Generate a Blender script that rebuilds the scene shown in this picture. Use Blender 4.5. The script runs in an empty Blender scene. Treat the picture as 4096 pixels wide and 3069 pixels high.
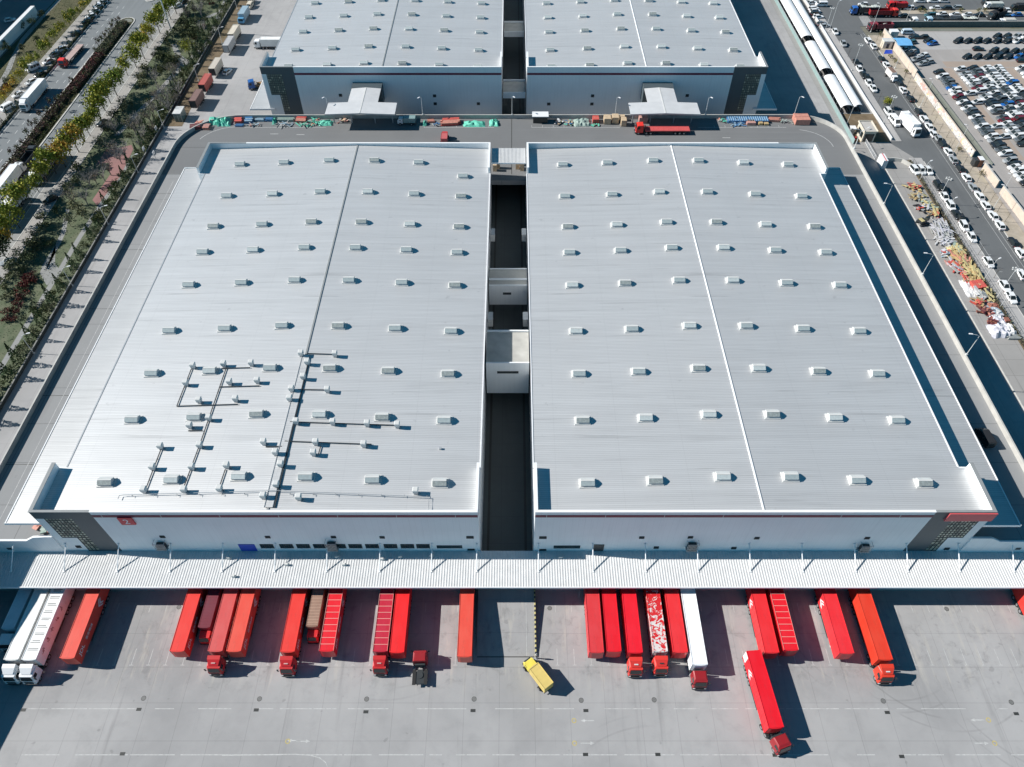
import bpy, math, random
from mathutils import Vector, Matrix
R=random.Random(7)
scene=bpy.context.scene
COL=scene.collection
rad=math.radians
PI=math.pi

# ---------------------------------------------------------------- mesh builder
class MB:
    def __init__(s): s.v=[];s.f=[];s.m=[]
    def add(s,vs,fs,mi=0):
        n=len(s.v); s.v+=[tuple(p) for p in vs]; s.f+=[tuple(n+i for i in f) for f in fs]; s.m+=[mi]*len(fs); return s
    def box(s,x0,x1,y0,y1,z0,z1,mi=0):
        return s.add([(x0,y0,z0),(x1,y0,z0),(x1,y1,z0),(x0,y1,z0),(x0,y0,z1),(x1,y0,z1),(x1,y1,z1),(x0,y1,z1)],
              [(0,3,2,1),(4,5,6,7),(0,1,5,4),(1,2,6,5),(2,3,7,6),(3,0,4,7)],mi)
    def obox(s,c,u,hl,hw,z0,z1,mi=0):          # box turned to direction u in plan
        ux,uy=u; px,py=-uy,ux
        q=[(c[0]+ux*a*hl+px*b*hw,c[1]+uy*a*hl+py*b*hw) for a,b in ((-1,-1),(1,-1),(1,1),(-1,1))]
        return s.prism(q,z0,z1,mi)
    def prism(s,poly,z0,z1,mi=0,mi_top=None):
        n=len(poly)
        vs=[(x,y,z0) for x,y in poly]+[(x,y,z1) for x,y in poly]
        s.add(vs,[(i,(i+1)%n,n+(i+1)%n,n+i) for i in range(n)]+[tuple(range(n-1,-1,-1))],mi)
        return s.add(vs[n:],[tuple(range(n))],mi if mi_top is None else mi_top)
    def sheet(s,poly,z,mi=0): return s.add([(x,y,z) for x,y in poly],[tuple(range(len(poly)))],mi)
    def loft(s,a,b,mi=0,cap=True):              # two rings of equal length
        n=len(a); s.add(list(a)+list(b),[(i,(i+1)%n,n+(i+1)%n,n+i) for i in range(n)],mi)
        if cap: s.add(list(b),[tuple(range(n))],mi)
        return s
    def xprism(s,prof,x0,x1,mi=0):              # profile in (y,z) pushed along x
        n=len(prof); vs=[(x0,y,z) for y,z in prof]+[(x1,y,z) for y,z in prof]
        return s.add(vs,[(i,n+i,n+(i+1)%n,(i+1)%n) for i in range(n)]+[tuple(range(n)),tuple(range(2*n-1,n-1,-1))],mi)
    def yprism(s,prof,y0,y1,mi=0):              # profile in (x,z) pushed along y
        n=len(prof); vs=[(x,y0,z) for x,z in prof]+[(x,y1,z) for x,z in prof]
        return s.add(vs,[(i,(i+1)%n,n+(i+1)%n,n+i) for i in range(n)]+[tuple(range(n-1,-1,-1)),tuple(range(n,2*n))],mi)
    def tube(s,pts,r,n=6,mi=0,r2=None):
        rings=[]
        for i,p in enumerate(pts):
            p=Vector(p)
            d=(Vector(pts[min(i+1,len(pts)-1)])-Vector(pts[max(i-1,0)])).normalized()
            a=d.orthogonal().normalized(); b=d.cross(a)
            rr=r if r2 is None else r+(r2-r)*i/(len(pts)-1)
            rings.append([tuple(p+a*rr*math.cos(2*PI*k/n)+b*rr*math.sin(2*PI*k/n)) for k in range(n)])
        vs=sum(rings,[]); fs=[]
        for i in range(len(rings)-1):
            for k in range(n): fs.append((i*n+k,i*n+(k+1)%n,(i+1)*n+(k+1)%n,(i+1)*n+k))
        fs.append(tuple(range(n-1,-1,-1))); fs.append(tuple(range((len(rings)-1)*n,len(rings)*n)))
        return s.add(vs,fs,mi)
    def ycyl(s,cx,cz,r,y0,y1,n=12,mi=0):
        return s.yprism([(cx+r*math.cos(2*PI*k/n),cz+r*math.sin(2*PI*k/n)) for k in range(n)],y0,y1,mi)
    def disc(s,cx,cy,r,z0,z1,n=16,mi=0):
        return s.prism([(cx+r*math.cos(2*PI*k/n),cy+r*math.sin(2*PI*k/n)) for k in range(n)],z0,z1,mi)
    def leaf(s,c,size,rnd,mi=0):
        d=Vector((rnd.uniform(-1,1),rnd.uniform(-1,1),rnd.uniform(-.3,1))).normalized()
        a=d.orthogonal().normalized(); a=a*math.cos(t:=rnd.uniform(0,6.28))+d.cross(a)*math.sin(t); b=d.cross(a)
        c=Vector(c); h=size*rnd.uniform(.6,1.2); w=h*.6
        s.add([tuple(c-a*h*.5),tuple(c+b*w*.5),tuple(c+a*h*.5),tuple(c-b*w*.5)],[(0,1,2,3)],mi)
    def mesh(s,name,mats):
        me=bpy.data.meshes.new(name); me.from_pydata(s.v,[],s.f)
        for m in (mats if isinstance(mats,(list,tuple)) else [mats]): me.materials.append(m)
        if any(s.m): me.polygons.foreach_set('material_index',s.m)
        me.update(); return me

def put(name,me,parent=None,loc=(0,0,0),rz=0):
    o=bpy.data.objects.new(name,me); COL.objects.link(o); o.location=loc; o.rotation_euler=(0,0,rz)
    if parent is not None: o.parent=parent
    return o
def obj(name,mb,mats,parent=None,loc=(0,0,0),rz=0): return put(name,mb.mesh(name,mats),parent,loc,rz)
def tag(o,label,cat,group=None,kind=None):
    o['label']=label; o['category']=cat
    if group: o['group']=group
    if kind: o['kind']=kind
    return o
def thing(name,label,cat,loc=(0,0,0),rz=0,group=None):
    return tag(put(name,None,None,loc,rz),label,cat,group)
def struct(name,mb,mats,loc=(0,0,0)):
    o=obj(name,mb,mats,None,loc); o['kind']='structure'; return o
CACHE={}
def cpart(key,name,fn,mats,parent,loc=(0,0,0),rz=0,paint=None):
    """a part whose mesh is built once and shared by all copies; paint sets slot 0 per object"""
    if key not in CACHE: CACHE[key]=fn().mesh(name,mats)
    o=put(name,CACHE[key],parent,loc,rz)
    if paint is not None:
        o.material_slots[0].link='OBJECT'; o.material_slots[0].material=paint
    return o
ORD='first second third fourth fifth sixth seventh eighth ninth tenth eleventh twelfth thirteenth fourteenth fifteenth sixteenth seventeenth eighteenth nineteenth twentieth'.split()
def nth(i):
    if i<20: return ORD[i]
    t=['twenty','thirty','forty','fifty','sixty','seventy','eighty','ninety'][(i+1)//10-2]
    return t[:-1]+'ieth' if (i+1)%10==0 else t+'-'+ORD[(i+1)%10-1]

# ---------------------------------------------------------------- materials
def mat(name,col,rough=.6,metal=0,var=.08,scale=.6,bump=0,spec=.5,bscale=None,coat=0):
    m=bpy.data.materials.new(name); m.use_nodes=True; nt=m.node_tree; N=nt.nodes; L=nt.links
    p=N['Principled BSDF']; p.inputs['Roughness'].default_value=rough; p.inputs['Metallic'].default_value=metal
    p.inputs['Specular IOR Level'].default_value=spec
    if coat: p.inputs['Coat Weight'].default_value=coat
    tc=N.new('ShaderNodeTexCoord'); nz=N.new('ShaderNodeTexNoise'); nz.inputs['Scale'].default_value=scale; nz.inputs['Detail'].default_value=6
    L.new(tc.outputs['Object'],nz.inputs['Vector'])
    mr=N.new('ShaderNodeMapRange'); mr.inputs[1].default_value=.25; mr.inputs[2].default_value=.75; mr.inputs[3].default_value=1-var; mr.inputs[4].default_value=1+var
    L.new(nz.outputs['Fac'],mr.inputs[0])
    mx=N.new('ShaderNodeVectorMath'); mx.operation='SCALE'; mx.inputs[0].default_value=col[:3]
    L.new(mr.outputs[0],mx.inputs['Scale']); L.new(mx.outputs[0],p.inputs['Base Color'])
    if bump:
        b=N.new('ShaderNodeBump'); b.inputs['Strength'].default_value=bump; b.inputs['Distance'].default_value=.05
        n2=N.new('ShaderNodeTexNoise'); n2.inputs['Scale'].default_value=bscale or scale*8; n2.inputs['Detail'].default_value=4
        L.new(tc.outputs['Object'],n2.inputs['Vector']); L.new(n2.outputs['Fac'],b.inputs['Height']); L.new(b.outputs[0],p.inputs['Normal'])
    return m
class NT:
    """small helper to grow node materials"""
    def __init__(s,name,rough=.7,spec=.3,metal=0):
        s.m=bpy.data.materials.new(name); s.m.use_nodes=True; s.nt=s.m.node_tree; s.N=s.nt.nodes; s.L=s.nt.links
        s.p=s.N['Principled BSDF']; s.p.inputs['Roughness'].default_value=rough; s.p.inputs['Specular IOR Level'].default_value=spec
        s.p.inputs['Metallic'].default_value=metal
        s.tc=s.N.new('ShaderNodeTexCoord').outputs['Object']
    def map(s,sc,rot=0,loc=(0,0,0)):
        n=s.N.new('ShaderNodeMapping'); n.inputs['Scale'].default_value=sc; n.inputs['Rotation'].default_value=(0,0,rot); n.inputs['Location'].default_value=loc
        s.L.new(s.tc,n.inputs['Vector']); return n.outputs[0]
    def noise(s,vec,scale,detail=6,rough=.55,dist=0):
        n=s.N.new('ShaderNodeTexNoise'); n.inputs['Scale'].default_value=scale; n.inputs['Detail'].default_value=detail; n.inputs['Roughness'].default_value=rough; n.inputs['Distortion'].default_value=dist
        s.L.new(vec,n.inputs['Vector']); return n.outputs['Fac']
    def rng(s,f,a,b,c,d,smooth=True):
        n=s.N.new('ShaderNodeMapRange'); 
        if smooth: n.interpolation_type='SMOOTHSTEP'
        for i,v in enumerate((a,b,c,d)): n.inputs[i+1].default_value=v
        s.L.new(f,n.inputs[0]); return n.outputs[0]
    def math(s,op,a,b=None,c=None):
        n=s.N.new('ShaderNodeMath'); n.operation=op
        for i,v in enumerate((a,b,c)):
            if v is None: continue
            if isinstance(v,(int,float)): n.inputs[i].default_value=v
            else: s.L.new(v,n.inputs[i])
        return n.outputs[0]
    def mix(s,f,a,b):
        n=s.N.new('ShaderNodeMix'); n.data_type='RGBA'
        if isinstance(f,(int,float)): n.inputs[0].default_value=f
        else: s.L.new(f,n.inputs[0])
        for k,v in ((6,a),(7,b)):
            if isinstance(v,tuple): n.inputs[k].default_value=v+(1,)
            else: s.L.new(v,n.inputs[k])
        return n.outputs[2]
    def xyz(s):
        n=s.N.new('ShaderNodeSeparateXYZ'); s.L.new(s.tc,n.inputs[0]); return n.outputs
    def done(s,col,bump=None,bs=.3,bd=.05):
        s.L.new(col,s.p.inputs['Base Color'])
        if bump is not None:
            b=s.N.new('ShaderNodeBump'); b.inputs['Strength'].default_value=bs; b.inputs['Distance'].default_value=bd
            s.L.new(bump,b.inputs['Height']); s.L.new(b.outputs[0],s.p.inputs['Normal'])
        return s.m

def concrete(name,base,dark,joint=(6.0,6.0),jdark=.75,stain=.5,seed=0,ty=1,arcs=None,bay=None):
    t=NT(name,.85,.2); o=t.map((1,1,1),0,(seed*13.7,seed*7.3,0))
    big=t.noise(o,.035,5,.6,.4); med=t.noise(o,.25,6,.65,.3); fine=t.noise(o,3.0,4,.6)
    c=t.mix(t.rng(big,.35,.7,0,stain),base,dark)
    c=t.mix(t.rng(med,.45,.75,0,stain*.6),c,dark)
    # drive tracks: long soft dark streaks
    st=t.noise(t.map((.5,.035,1) if ty else (.035,.5,1),0,(seed*3.1,0,0)),1.0,5,.6,.2)
    c=t.mix(t.rng(st,.56,.78,0,stain*.8),c,tuple(v*.62 for v in base))
    c=t.mix(t.rng(fine,.55,.8,0,.18),c,tuple(v*.7 for v in base))
    spot=t.noise(o,.6,2,.4); c=t.mix(t.rng(spot,.71,.78,0,.45),c,tuple(v*.5 for v in base))
    if arcs:
        brk=t.rng(t.noise(o,.07,4,.6),.48,.62,0,1)
        for cx,cy,r,w,k in arcs:
            n=t.N.new('ShaderNodeVectorMath'); n.operation='DISTANCE'; n.inputs[1].default_value=(cx,cy,0); t.L.new(t.tc,n.inputs[0])
            e=t.rng(t.math('ABSOLUTE',t.math('SUBTRACT',n.outputs['Value'],r)),w*.4,w,1,0)
            c=t.mix(t.math('MULTIPLY',t.math('MULTIPLY',e,brk),k),c,tuple(v*.35 for v in base))
    if bay:
        y=t.xyz()[1]; m=t.math('MULTIPLY',t.rng(y,bay[0]-4,bay[0]+2,0,1),t.rng(y,bay[1]-2,bay[1]+4,1,0))
        oil=t.rng(t.noise(o,.42,5,.7,.5),.5,.72,0,1); c=t.mix(t.math('MULTIPLY',t.math('MULTIPLY',m,oil),.55),c,tuple(v*.5 for v in base))
        dust=t.rng(t.noise(t.map((.8,.12,1),0,(7,3,0)),1,4,.6),.52,.7,0,1); c=t.mix(t.math('MULTIPLY',t.math('MULTIPLY',m,dust),.4),c,(base[0]*1.3,base[1]*1.24,base[2]*1.1))
    if joint:
        x=t.xyz()
        for k,(ax,per) in enumerate(((0,joint[0]),(1,joint[1]))):
            fr=t.math('FRACT',t.math('ADD',t.math('DIVIDE',x[ax],per),.37+.2*k))
            ln=t.math('LESS_THAN',fr,.075/per*1.6)
            c=t.mix(t.math('MULTIPLY',ln,1-jdark),c,(.03,.03,.03))
            # each bay its own slight tone
        cx=t.math('FLOOR',t.math('ADD',t.math('DIVIDE',x[0],joint[0]),.37)); cy=t.math('FLOOR',t.math('ADD',t.math('DIVIDE',x[1],joint[1]),.57))
        w=t.N.new('ShaderNodeTexWhiteNoise'); cb=t.N.new('ShaderNodeCombineXYZ'); t.L.new(cx,cb.inputs[0]); t.L.new(cy,cb.inputs[1]); t.L.new(cb.outputs[0],w.inputs['Vector'])
        c=t.mix(t.rng(w.outputs['Value'],0,1,0,.12,False),c,dark)
    return t.done(c,fine,.15,.02)
def asphalt(name,base,patch=.35,ty=1,seed=0):
    t=NT(name,.9,.2); o=t.map((1,1,1),0,(seed*9.1,seed*4.7,0))
    big=t.noise(o,.05,5,.6,.3); fine=t.noise(o,4,4,.7)
    c=t.mix(t.rng(big,.35,.7,0,patch),base,tuple(v*.68 for v in base))
    st=t.noise(t.map((.55,.02,1) if ty else (.02,.55,1)),1,4,.6); c=t.mix(t.rng(st,.5,.75,0,patch),c,tuple(v*1.25 for v in base))
    c=t.mix(t.rng(fine,.5,.8,0,.25),c,tuple(v*.7 for v in base))
    return t.done(c,fine,.2,.02)
def roofmat(name,base,metal=.45):
    t=NT(name,.5,.6,metal); x=t.xyz()
    fr=t.math('FRACT',t.math('DIVIDE',x[1],.41))
    seam=t.math('LESS_THAN',fr,.2)
    streak=t.noise(t.map((.012,1.7,1)),1,4,.7); blot=t.noise(t.map((1,1,1)),.06,5,.6,.3); blot2=t.noise(t.map((.05,.4,1)),1,4,.6)
    bay=t.N.new('ShaderNodeTexWhiteNoise'); bay.noise_dimensions='1D'; t.L.new(t.math('FLOOR',t.math('DIVIDE',x[1],1.23)),bay.inputs['W'])
    c=t.mix(t.rng(streak,.3,.75,0,.5),base,tuple(v*.78 for v in base))
    c=t.mix(t.rng(bay.outputs['Value'],0,1,0,.16,False),c,tuple(v*.7 for v in base))
    c=t.mix(t.rng(blot,.4,.75,0,.22),c,tuple(v*.75 for v in base))
    wash=t.rng(t.noise(t.map((.006,1.1,1),0,(3,1,0)),1,3,.5),.6,.68,0,1); wn=t.rng(t.noise(t.map((.08,.5,1)),1,4,.6),.4,.6,.2,1)
    c=t.mix(t.math('MULTIPLY',t.math('MULTIPLY',wash,wn),.5),c,tuple(v*.6 for v in base))
    lap=t.math('LESS_THAN',t.math('FRACT',t.math('DIVIDE',x[0],11.9)),.012); c=t.mix(t.math('MULTIPLY',lap,.1),c,tuple(v*.5 for v in base))
    sp=t.rng(t.noise(t.map((.35,.5,1),0,(1,8,0)),1,5,.7),.64,.74,0,.5); c=t.mix(sp,c,tuple(v*.6 for v in base))
    c=t.mix(t.rng(blot2,.55,.8,0,.4),c,tuple(v*.7 for v in base))
    c=t.mix(t.math('MULTIPLY',seam,.42),c,tuple(v*.45 for v in base))
    return t.done(c)
def panelmat(name,base,var=.06):
    t=NT(name,.5,.4); x=t.xyz()
    fr=t.math('FRACT',t.math('DIVIDE',t.math('ADD',x[0],x[1]),1.1)); seam=t.math('LESS_THAN',fr,.05)
    drip=t.rng(t.noise(t.map((2.2,2.2,.05)),1,4,.6),.55,.8,0,.35); big=t.rng(t.noise(t.map((.09,.09,.2)),1,3,.5),.4,.7,0,.22)
    n=t.noise(t.map((.6,.6,.12)),1,4,.6)
    c=t.mix(t.rng(n,.45,.8,0,.25),base,tuple(v*.85 for v in base)); c=t.mix(drip,c,tuple(v*.75 for v in base)); c=t.mix(big,c,tuple(v*.8 for v in base)); c=t.mix(t.math('MULTIPLY',seam,.16),c,tuple(v*.5 for v in base))
    return t.done(c)
def grassmat(name,a,b,c3,sc=.3):
    t=NT(name,.95,.1); o=t.map((1,1,1))
    n1=t.noise(o,sc,6,.65,.5); n2=t.noise(o,sc*6,5,.7); n3=t.noise(o,.06,4,.6)
    c=t.mix(t.rng(n1,.35,.68,0,1),a,b); c=t.mix(t.rng(n2,.5,.75,0,.6),c,c3); c=t.mix(t.rng(n3,.5,.7,0,.6),c,tuple(v*1.2 for v in c3))
    return t.done(c,n2,.5,.1)
def leafmat(name,col):
    t=NT(name,.8,.2)
    oi=t.N.new('ShaderNodeObjectInfo').outputs['Random']
    n=t.noise(t.map((1,1,1)),1.3,3,.6)
    c=t.mix(t.rng(n,.3,.7,0,1),tuple(v*.6 for v in col),tuple(min(1,v*1.45) for v in col))
    c=t.mix(t.rng(oi,0,1,0,.45,False),c,(col[0]*1.5,col[1]*1.1,col[2]*.8))
    return t.done(c)
M={}
AR=[]
for cx,cy,r,k in ((75,52,16,.26),(66,56,17,.2),(-22,58,17,.16),(24,14,21,.18),(95,48,22,.22),(-88,55,22,.14)):
    AR+=[(cx,cy,r,.22,k),(cx,cy,r+1.9,.22,k*.9)]
M['yard']=concrete('yard_concrete',(.385,.378,.375),(.275,.272,.272),(6,6),.85,.85,arcs=AR,bay=(42,57))
M['deck']=asphalt('deck_asphalt',(.185,.188,.19),.3,0)
M['deckside']=concrete('deck_concrete',(.285,.288,.29),(.235,.24,.243),(8,9.6),.55,.4,2)
M['road']=asphalt('street_asphalt',(.2,.214,.22),.3,1,1)
M['roadR']=asphalt('right_road_asphalt',(.135,.142,.146),.4,1,2)
M['side']=concrete('pavement_slabs',(.36,.345,.325),(.26,.25,.235),(2,2),.8,.5,3)
M['pale']=concrete('pale_concrete',(.4,.39,.38),(.31,.305,.3),(6,6),.75,.4,4)
M['strip']=concrete('strip_concrete',(.33,.32,.31),(.24,.235,.225),(5,5),.7,.6,5)
M['kerb']=mat('kerb_stone',(.5,.49,.46),.8,var=.15,scale=1)
M['lot']=asphalt('lot_ground',(.34,.32,.305),.4,1,6)
M['tan']=concrete('tan_ground',(.36,.29,.24),(.3,.255,.22),None,1,.6,7)
M['soil']=grassmat('soil',(.15,.115,.075),(.2,.155,.105),(.12,.1,.06),.4)
M['verge']=grassmat('dry_verge',(.42,.37,.31),(.33,.29,.235),(.36,.33,.24),.3)
M['greenlot']=grassmat('worn_green',(.17,.185,.16),(.21,.215,.19),(.14,.155,.12),.25)
M['lawn']=grassmat('lawn',(.1,.125,.075),(.15,.16,.105),(.08,.1,.06),.35)
M['wild']=grassmat('dry_lawn',(.085,.088,.05),(.125,.115,.07),(.06,.065,.035),.35)
M['bed']=grassmat('planted_bed',(.05,.055,.028),(.075,.07,.04),(.035,.04,.02),.5)
M['earth']=grassmat('far_ground',(.2,.19,.16),(.14,.145,.11),(.1,.11,.07),.02)
M['plaza']=concrete('red_paving',(.3,.16,.15),(.22,.14,.135),(1,1),.85,.5,8)
M['path']=concrete('path_paving',(.3,.3,.29),(.22,.225,.22),(1.5,1.5),.85,.4,9)
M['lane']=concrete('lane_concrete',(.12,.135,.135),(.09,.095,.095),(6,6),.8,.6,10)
M['roof']=roofmat('roof_metal',(.72,.715,.705))
M['wall']=panelmat('white_panel',(.77,.79,.8))
M['cap']=mat('parapet_cap',(.82,.82,.82),.4,var=.03)
M['dark']=panelmat('dark_cladding',(.075,.095,.105))
M['darkcap']=mat('dark_cap',(.26,.27,.27),.5)
M['stripe']=mat('stripe_maroon',(.13,.008,.035),.5)
M['red']=mat('sign_red',(.6,.05,.06),.5)
M['rib']=mat('ribbed_white',(.62,.62,.615),.45,var=.07,scale=.8)
M['ribside']=roofmat('canopy_metal',(.62,.615,.605))
M['white']=mat('white_paint',(.78,.78,.78),.4,var=.04)
M['offw']=mat('off_white',(.6,.6,.58),.5,var=.08)
M['steel']=mat('galvanised',(.42,.44,.45),.45,.3,var=.1)
M['dkmetal']=mat('dark_metal',(.035,.04,.043),.5,var=.2)
M['glass']=mat('dark_glass',(.02,.028,.03),.12,var=.2,spec=.6)
M['tyre']=mat('tyre_rubber',(.02,.02,.02),.85)
M['rim']=mat('wheel_rim',(.35,.35,.36),.4,.5)
M['translucent']=mat('skylight_sheet',(.36,.41,.41),.35,var=.15,scale=2)
M['translucent2']=mat('skylight_sheet_dirty',(.28,.31,.3),.5,var=.3,scale=3)
M['translucent3']=mat('skylight_sheet_pale',(.5,.54,.53),.35,var=.15,scale=2)
M['skyframe']=mat('skylight_frame',(.5,.51,.51),.5,var=.12,scale=2)
M['concrete']=mat('wall_concrete',(.36,.37,.36),.85,var=.15,scale=.4,bump=.1)
M['concd']=mat('parapet_concrete',(.46,.45,.42),.85,var=.15,scale=.5,bump=.1)
M['blue']=mat('blue_panel',(.02,.06,.42),.5)
M['cream']=mat('cream_paint',(.62,.56,.46),.6,var=.1)
M['greenglass']=mat('fence_glass',(.25,.36,.35),.2,var=.1)
M['line']=mat('road_line',(.62,.62,.6),.7,var=.3,scale=3)
M['linefaint']=mat('worn_line',(.46,.46,.45),.8,var=.25,scale=2)
M['yline']=mat('yellow_line',(.5,.4,.12),.8,var=.3,scale=2)
M['grate']=mat('iron_grate',(.045,.045,.04),.7,var=.3,scale=5)
M['cover']=mat('manhole_iron',(.16,.16,.155),.7,var=.2,scale=5)
M['bark']=mat('bark',(.09,.075,.06),.9,var=.3,scale=3)
M['twig']=mat('grey_twig',(.19,.165,.15),.9,var=.25,scale=2)
M['twig2']=mat('pale_twig',(.27,.25,.235),.9,var=.25,scale=2)
for k,c in dict(g=(.2,.235,.035),y=(.34,.32,.05),o=(.38,.25,.05),d=(.03,.045,.02),ev=(.085,.11,.05),ev2=(.125,.145,.08),con=(.03,.065,.03),hedge=(.06,.085,.035),red=(.14,.035,.032),olive=(.13,.145,.095),maroon=(.085,.05,.045),grassy=(.12,.15,.045),dry=(.15,.12,.075)).items(): M['leaf_'+k]=leafmat('leaf_'+k,c)
CARCOL=dict(w=(.78,.79,.79),k=(.022,.024,.027),s=(.36,.38,.39),g=(.13,.145,.155),b=(.02,.13,.42),r=(.16,.012,.018),t=(.05,.13,.15))
CARNAME=dict(w='white',k='black',s='silver',g='grey',b='blue',r='dark red',t='teal')
for k,c in CARCOL.items(): M['car_'+k]=mat('car_'+CARNAME[k],c,.22,0,.03,coat=.6)
def leafy(o): return o
# ================================================================ vehicles (forward = +X)
def lettering(key,text,size,mat_):
    """flat raised letters as a mesh, lying in the XZ plane, reading along +X seen from -Y"""
    if key in CACHE: return CACHE[key]
    cu=bpy.data.curves.new('letters','FONT'); cu.body=text; cu.size=size; cu.extrude=.012; cu.align_x='CENTER'
    o=bpy.data.objects.new('letters_tmp',cu); COL.objects.link(o)
    dg=bpy.context.evaluated_depsgraph_get(); me=bpy.data.meshes.new_from_object(o.evaluated_get(dg))
    bpy.data.objects.remove(o); bpy.data.curves.remove(cu)
    me.transform(Matrix.Rotation(PI/2,4,'X')); me.materials.clear(); me.materials.append(mat_); CACHE[key]=me
    return me
def wheel_mb(r=.5,w=.28):
    b=MB(); b.ycyl(0,0,r,-w/2,w/2,14,0); b.ycyl(0,0,r*.55,-w/2-.015,w/2+.015,10,1); return b
def car_body(L=4.4,W=1.76,suv=0):
    b=MB(); h=L/2; w=W/2
    zb=.28; zs=.82+.1*suv
    plan=[(-h,-w*.78),(-h+.25,-w),(h-.55,-w),(h-.1,-w*.72),(h,0),(h-.1,w*.72),(h-.55,w),(-h+.25,w),(-h,w*.78)]
    b.prism(plan,zb,zs-.12,0)
    top=[(x*.965,y*.93) for x,y in plan]
    n=len(plan)
    b.loft([(x,y,zs-.12) for x,y in plan],[(x,y,zs+(.0 if x<.6 else -.06)) for x,y in top],0)
    c0,c1,r0,r1=(-h+.3,h-1.15,-h+.85,h-2.0) if not suv else (-h+.08,h-1.15,-h+.35,h-1.8)
    zt=1.42+.22*suv; wb,wt=w*.9,w*.72
    # roof panel and pillars
    b.add([(r0,-wt,zt),(r1,-wt,zt),(r1,wt,zt),(r0,wt,zt),(r0,-wt,zt-.05),(r1,-wt,zt-.05),(r1,wt,zt-.05),(r0,wt,zt-.05)],[(0,1,2,3),(0,4,5,1),(1,5,6,2),(2,6,7,3),(3,7,4,0)],0)
    for sx,(a,c) in ((0,(c0,r0)),(1,(c1,r1))):
        for sy in (-1,1):
            b.tube([(a,sy*wb,zs-.02),(c,sy*wt,zt-.02)],.055,4,0)
    return b
def car_glass(L=4.4,W=1.76,suv=0):
    b=MB(); h=L/2; w=W/2; zs=.8+.1*suv; zt=1.385+.22*suv
    c0,c1,r0,r1=(-h+.3,h-1.15,-h+.85,h-2.0) if not suv else (-h+.08,h-1.15,-h+.35,h-1.8)
    wb,wt=w*.9,w*.72
    b.loft([(c0,-wb,zs),(c1,-wb,zs),(c1,wb,zs),(c0,wb,zs)],[(r0,-wt,zt),(r1,-wt,zt),(r1,wt,zt),(r0,wt,zt)],0,False)
    return b
def car_lamps(L=4.4,W=1.76,front=1):
    b=MB(); x=L/2-.28 if front else -L/2+.02
    for s in (-1,1): b.box(x-.08,x+.1,s*W*.36-.16,s*W*.36+.16,.58,.71,0)
    return b
M['lampw']=mat('headlamp',(.7,.72,.72),.2); M['lampr']=mat('tail_lamp',(.35,.01,.01),.3)
def make_car(x,y,rz,c,label,group,simple=False,z=0,suv=0,cat='car',name='parked_car'):
    sv=suv
    if simple:
        key='simplecar%d'%sv
        if key not in CACHE:
            b=car_body(suv=sv); g=car_glass(suv=sv); b.add(g.v,g.f,1)
            for sx in (-1.35,1.4):
                for sy in (-.76,.76):
                    wv=wheel_mb(.32,.2); b.add([(p[0]+sx,p[1]+sy,p[2]+.32) for p in wv.v],wv.f,2)
            l=car_lamps(); b.add(l.v,l.f,3); l=car_lamps(front=0); b.add(l.v,l.f,4)
            CACHE[key]=b.mesh('car',[M['car_w'],M['glass'],M['tyre'],M['lampw'],M['lampr']])
        o=put(name,CACHE[key],None,(x,y,z),rz)
        o.material_slots[0].link='OBJECT'; o.material_slots[0].material=M['car_'+c]
        return tag(o,label,cat,group)
    t=thing(name,label,cat,(x,y,z),rz,group)
    cpart('cbody%d'%sv,'body',lambda:car_body(suv=sv),[M['car_w']],t,paint=M['car_'+c])
    cpart('cglass%d'%sv,'windows',lambda:car_glass(suv=sv),[M['glass']],t)
    cpart('chl','headlights',lambda:car_lamps(),[M['lampw']],t); cpart('ctl','tail_lights',lambda:car_lamps(front=0),[M['lampr']],t)
    for sx in (-1.35,1.4):
        for sy in (-.77,.77): cpart('cwheel','wheel',lambda:wheel_mb(.33,.22),[M['tyre'],M['rim']],t,(sx,sy,.33))
    return t
def make_van(x,y,rz,label,group=None,cat='van',z=0,L=5.0,H=2.1,paint=None,name='van'):
    t=thing(name,label,cat,(x,y,z),rz,group); h=L/2; k='van%.1f%.1f'%(L,H)
    def body():
        b=MB(); b.yprism([(-h,.35),(h,.35),(h+.02,.95),(h-.45,1.2),(h-1.15,H-.05),(h-1.4,H),(-h+.12,H),(-h,H-.2)],-.86,.86,0)
        b.box(-h+.3,h-1.6,-.7,.7,H,H+.04,0); return b
    def glass():
        b=MB(); b.add([(h-.47,-.74,1.24),(h-.47,.74,1.24),(h-1.12,.7,H-.1),(h-1.12,-.7,H-.1)],[(0,1,2,3)])
        b.v=[(p[0]+.03,p[1],p[2]+.02) for p in b.v]
        for s in (-1,1):
            for i in range(3): b.box(-h+.35+i*1.15,-h+1.35+i*1.15,s*.862-.012,s*.862+.012,1.2,H-.3)
        b.box(-h-.015,-h+.01,-.62,.62,1.2,H-.35); return b
    cpart(k+'b','body',body,[M['white']],t,paint=paint or M['white']); cpart(k+'g','windows',glass,[M['glass']],t)
    for sx in (-h+.95,h-.95):
        for sy in (-.8,.8): cpart('cwheel','wheel',lambda:wheel_mb(.33,.22),[M['tyre'],M['rim']],t,(sx,sy,.33))
    return t

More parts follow.
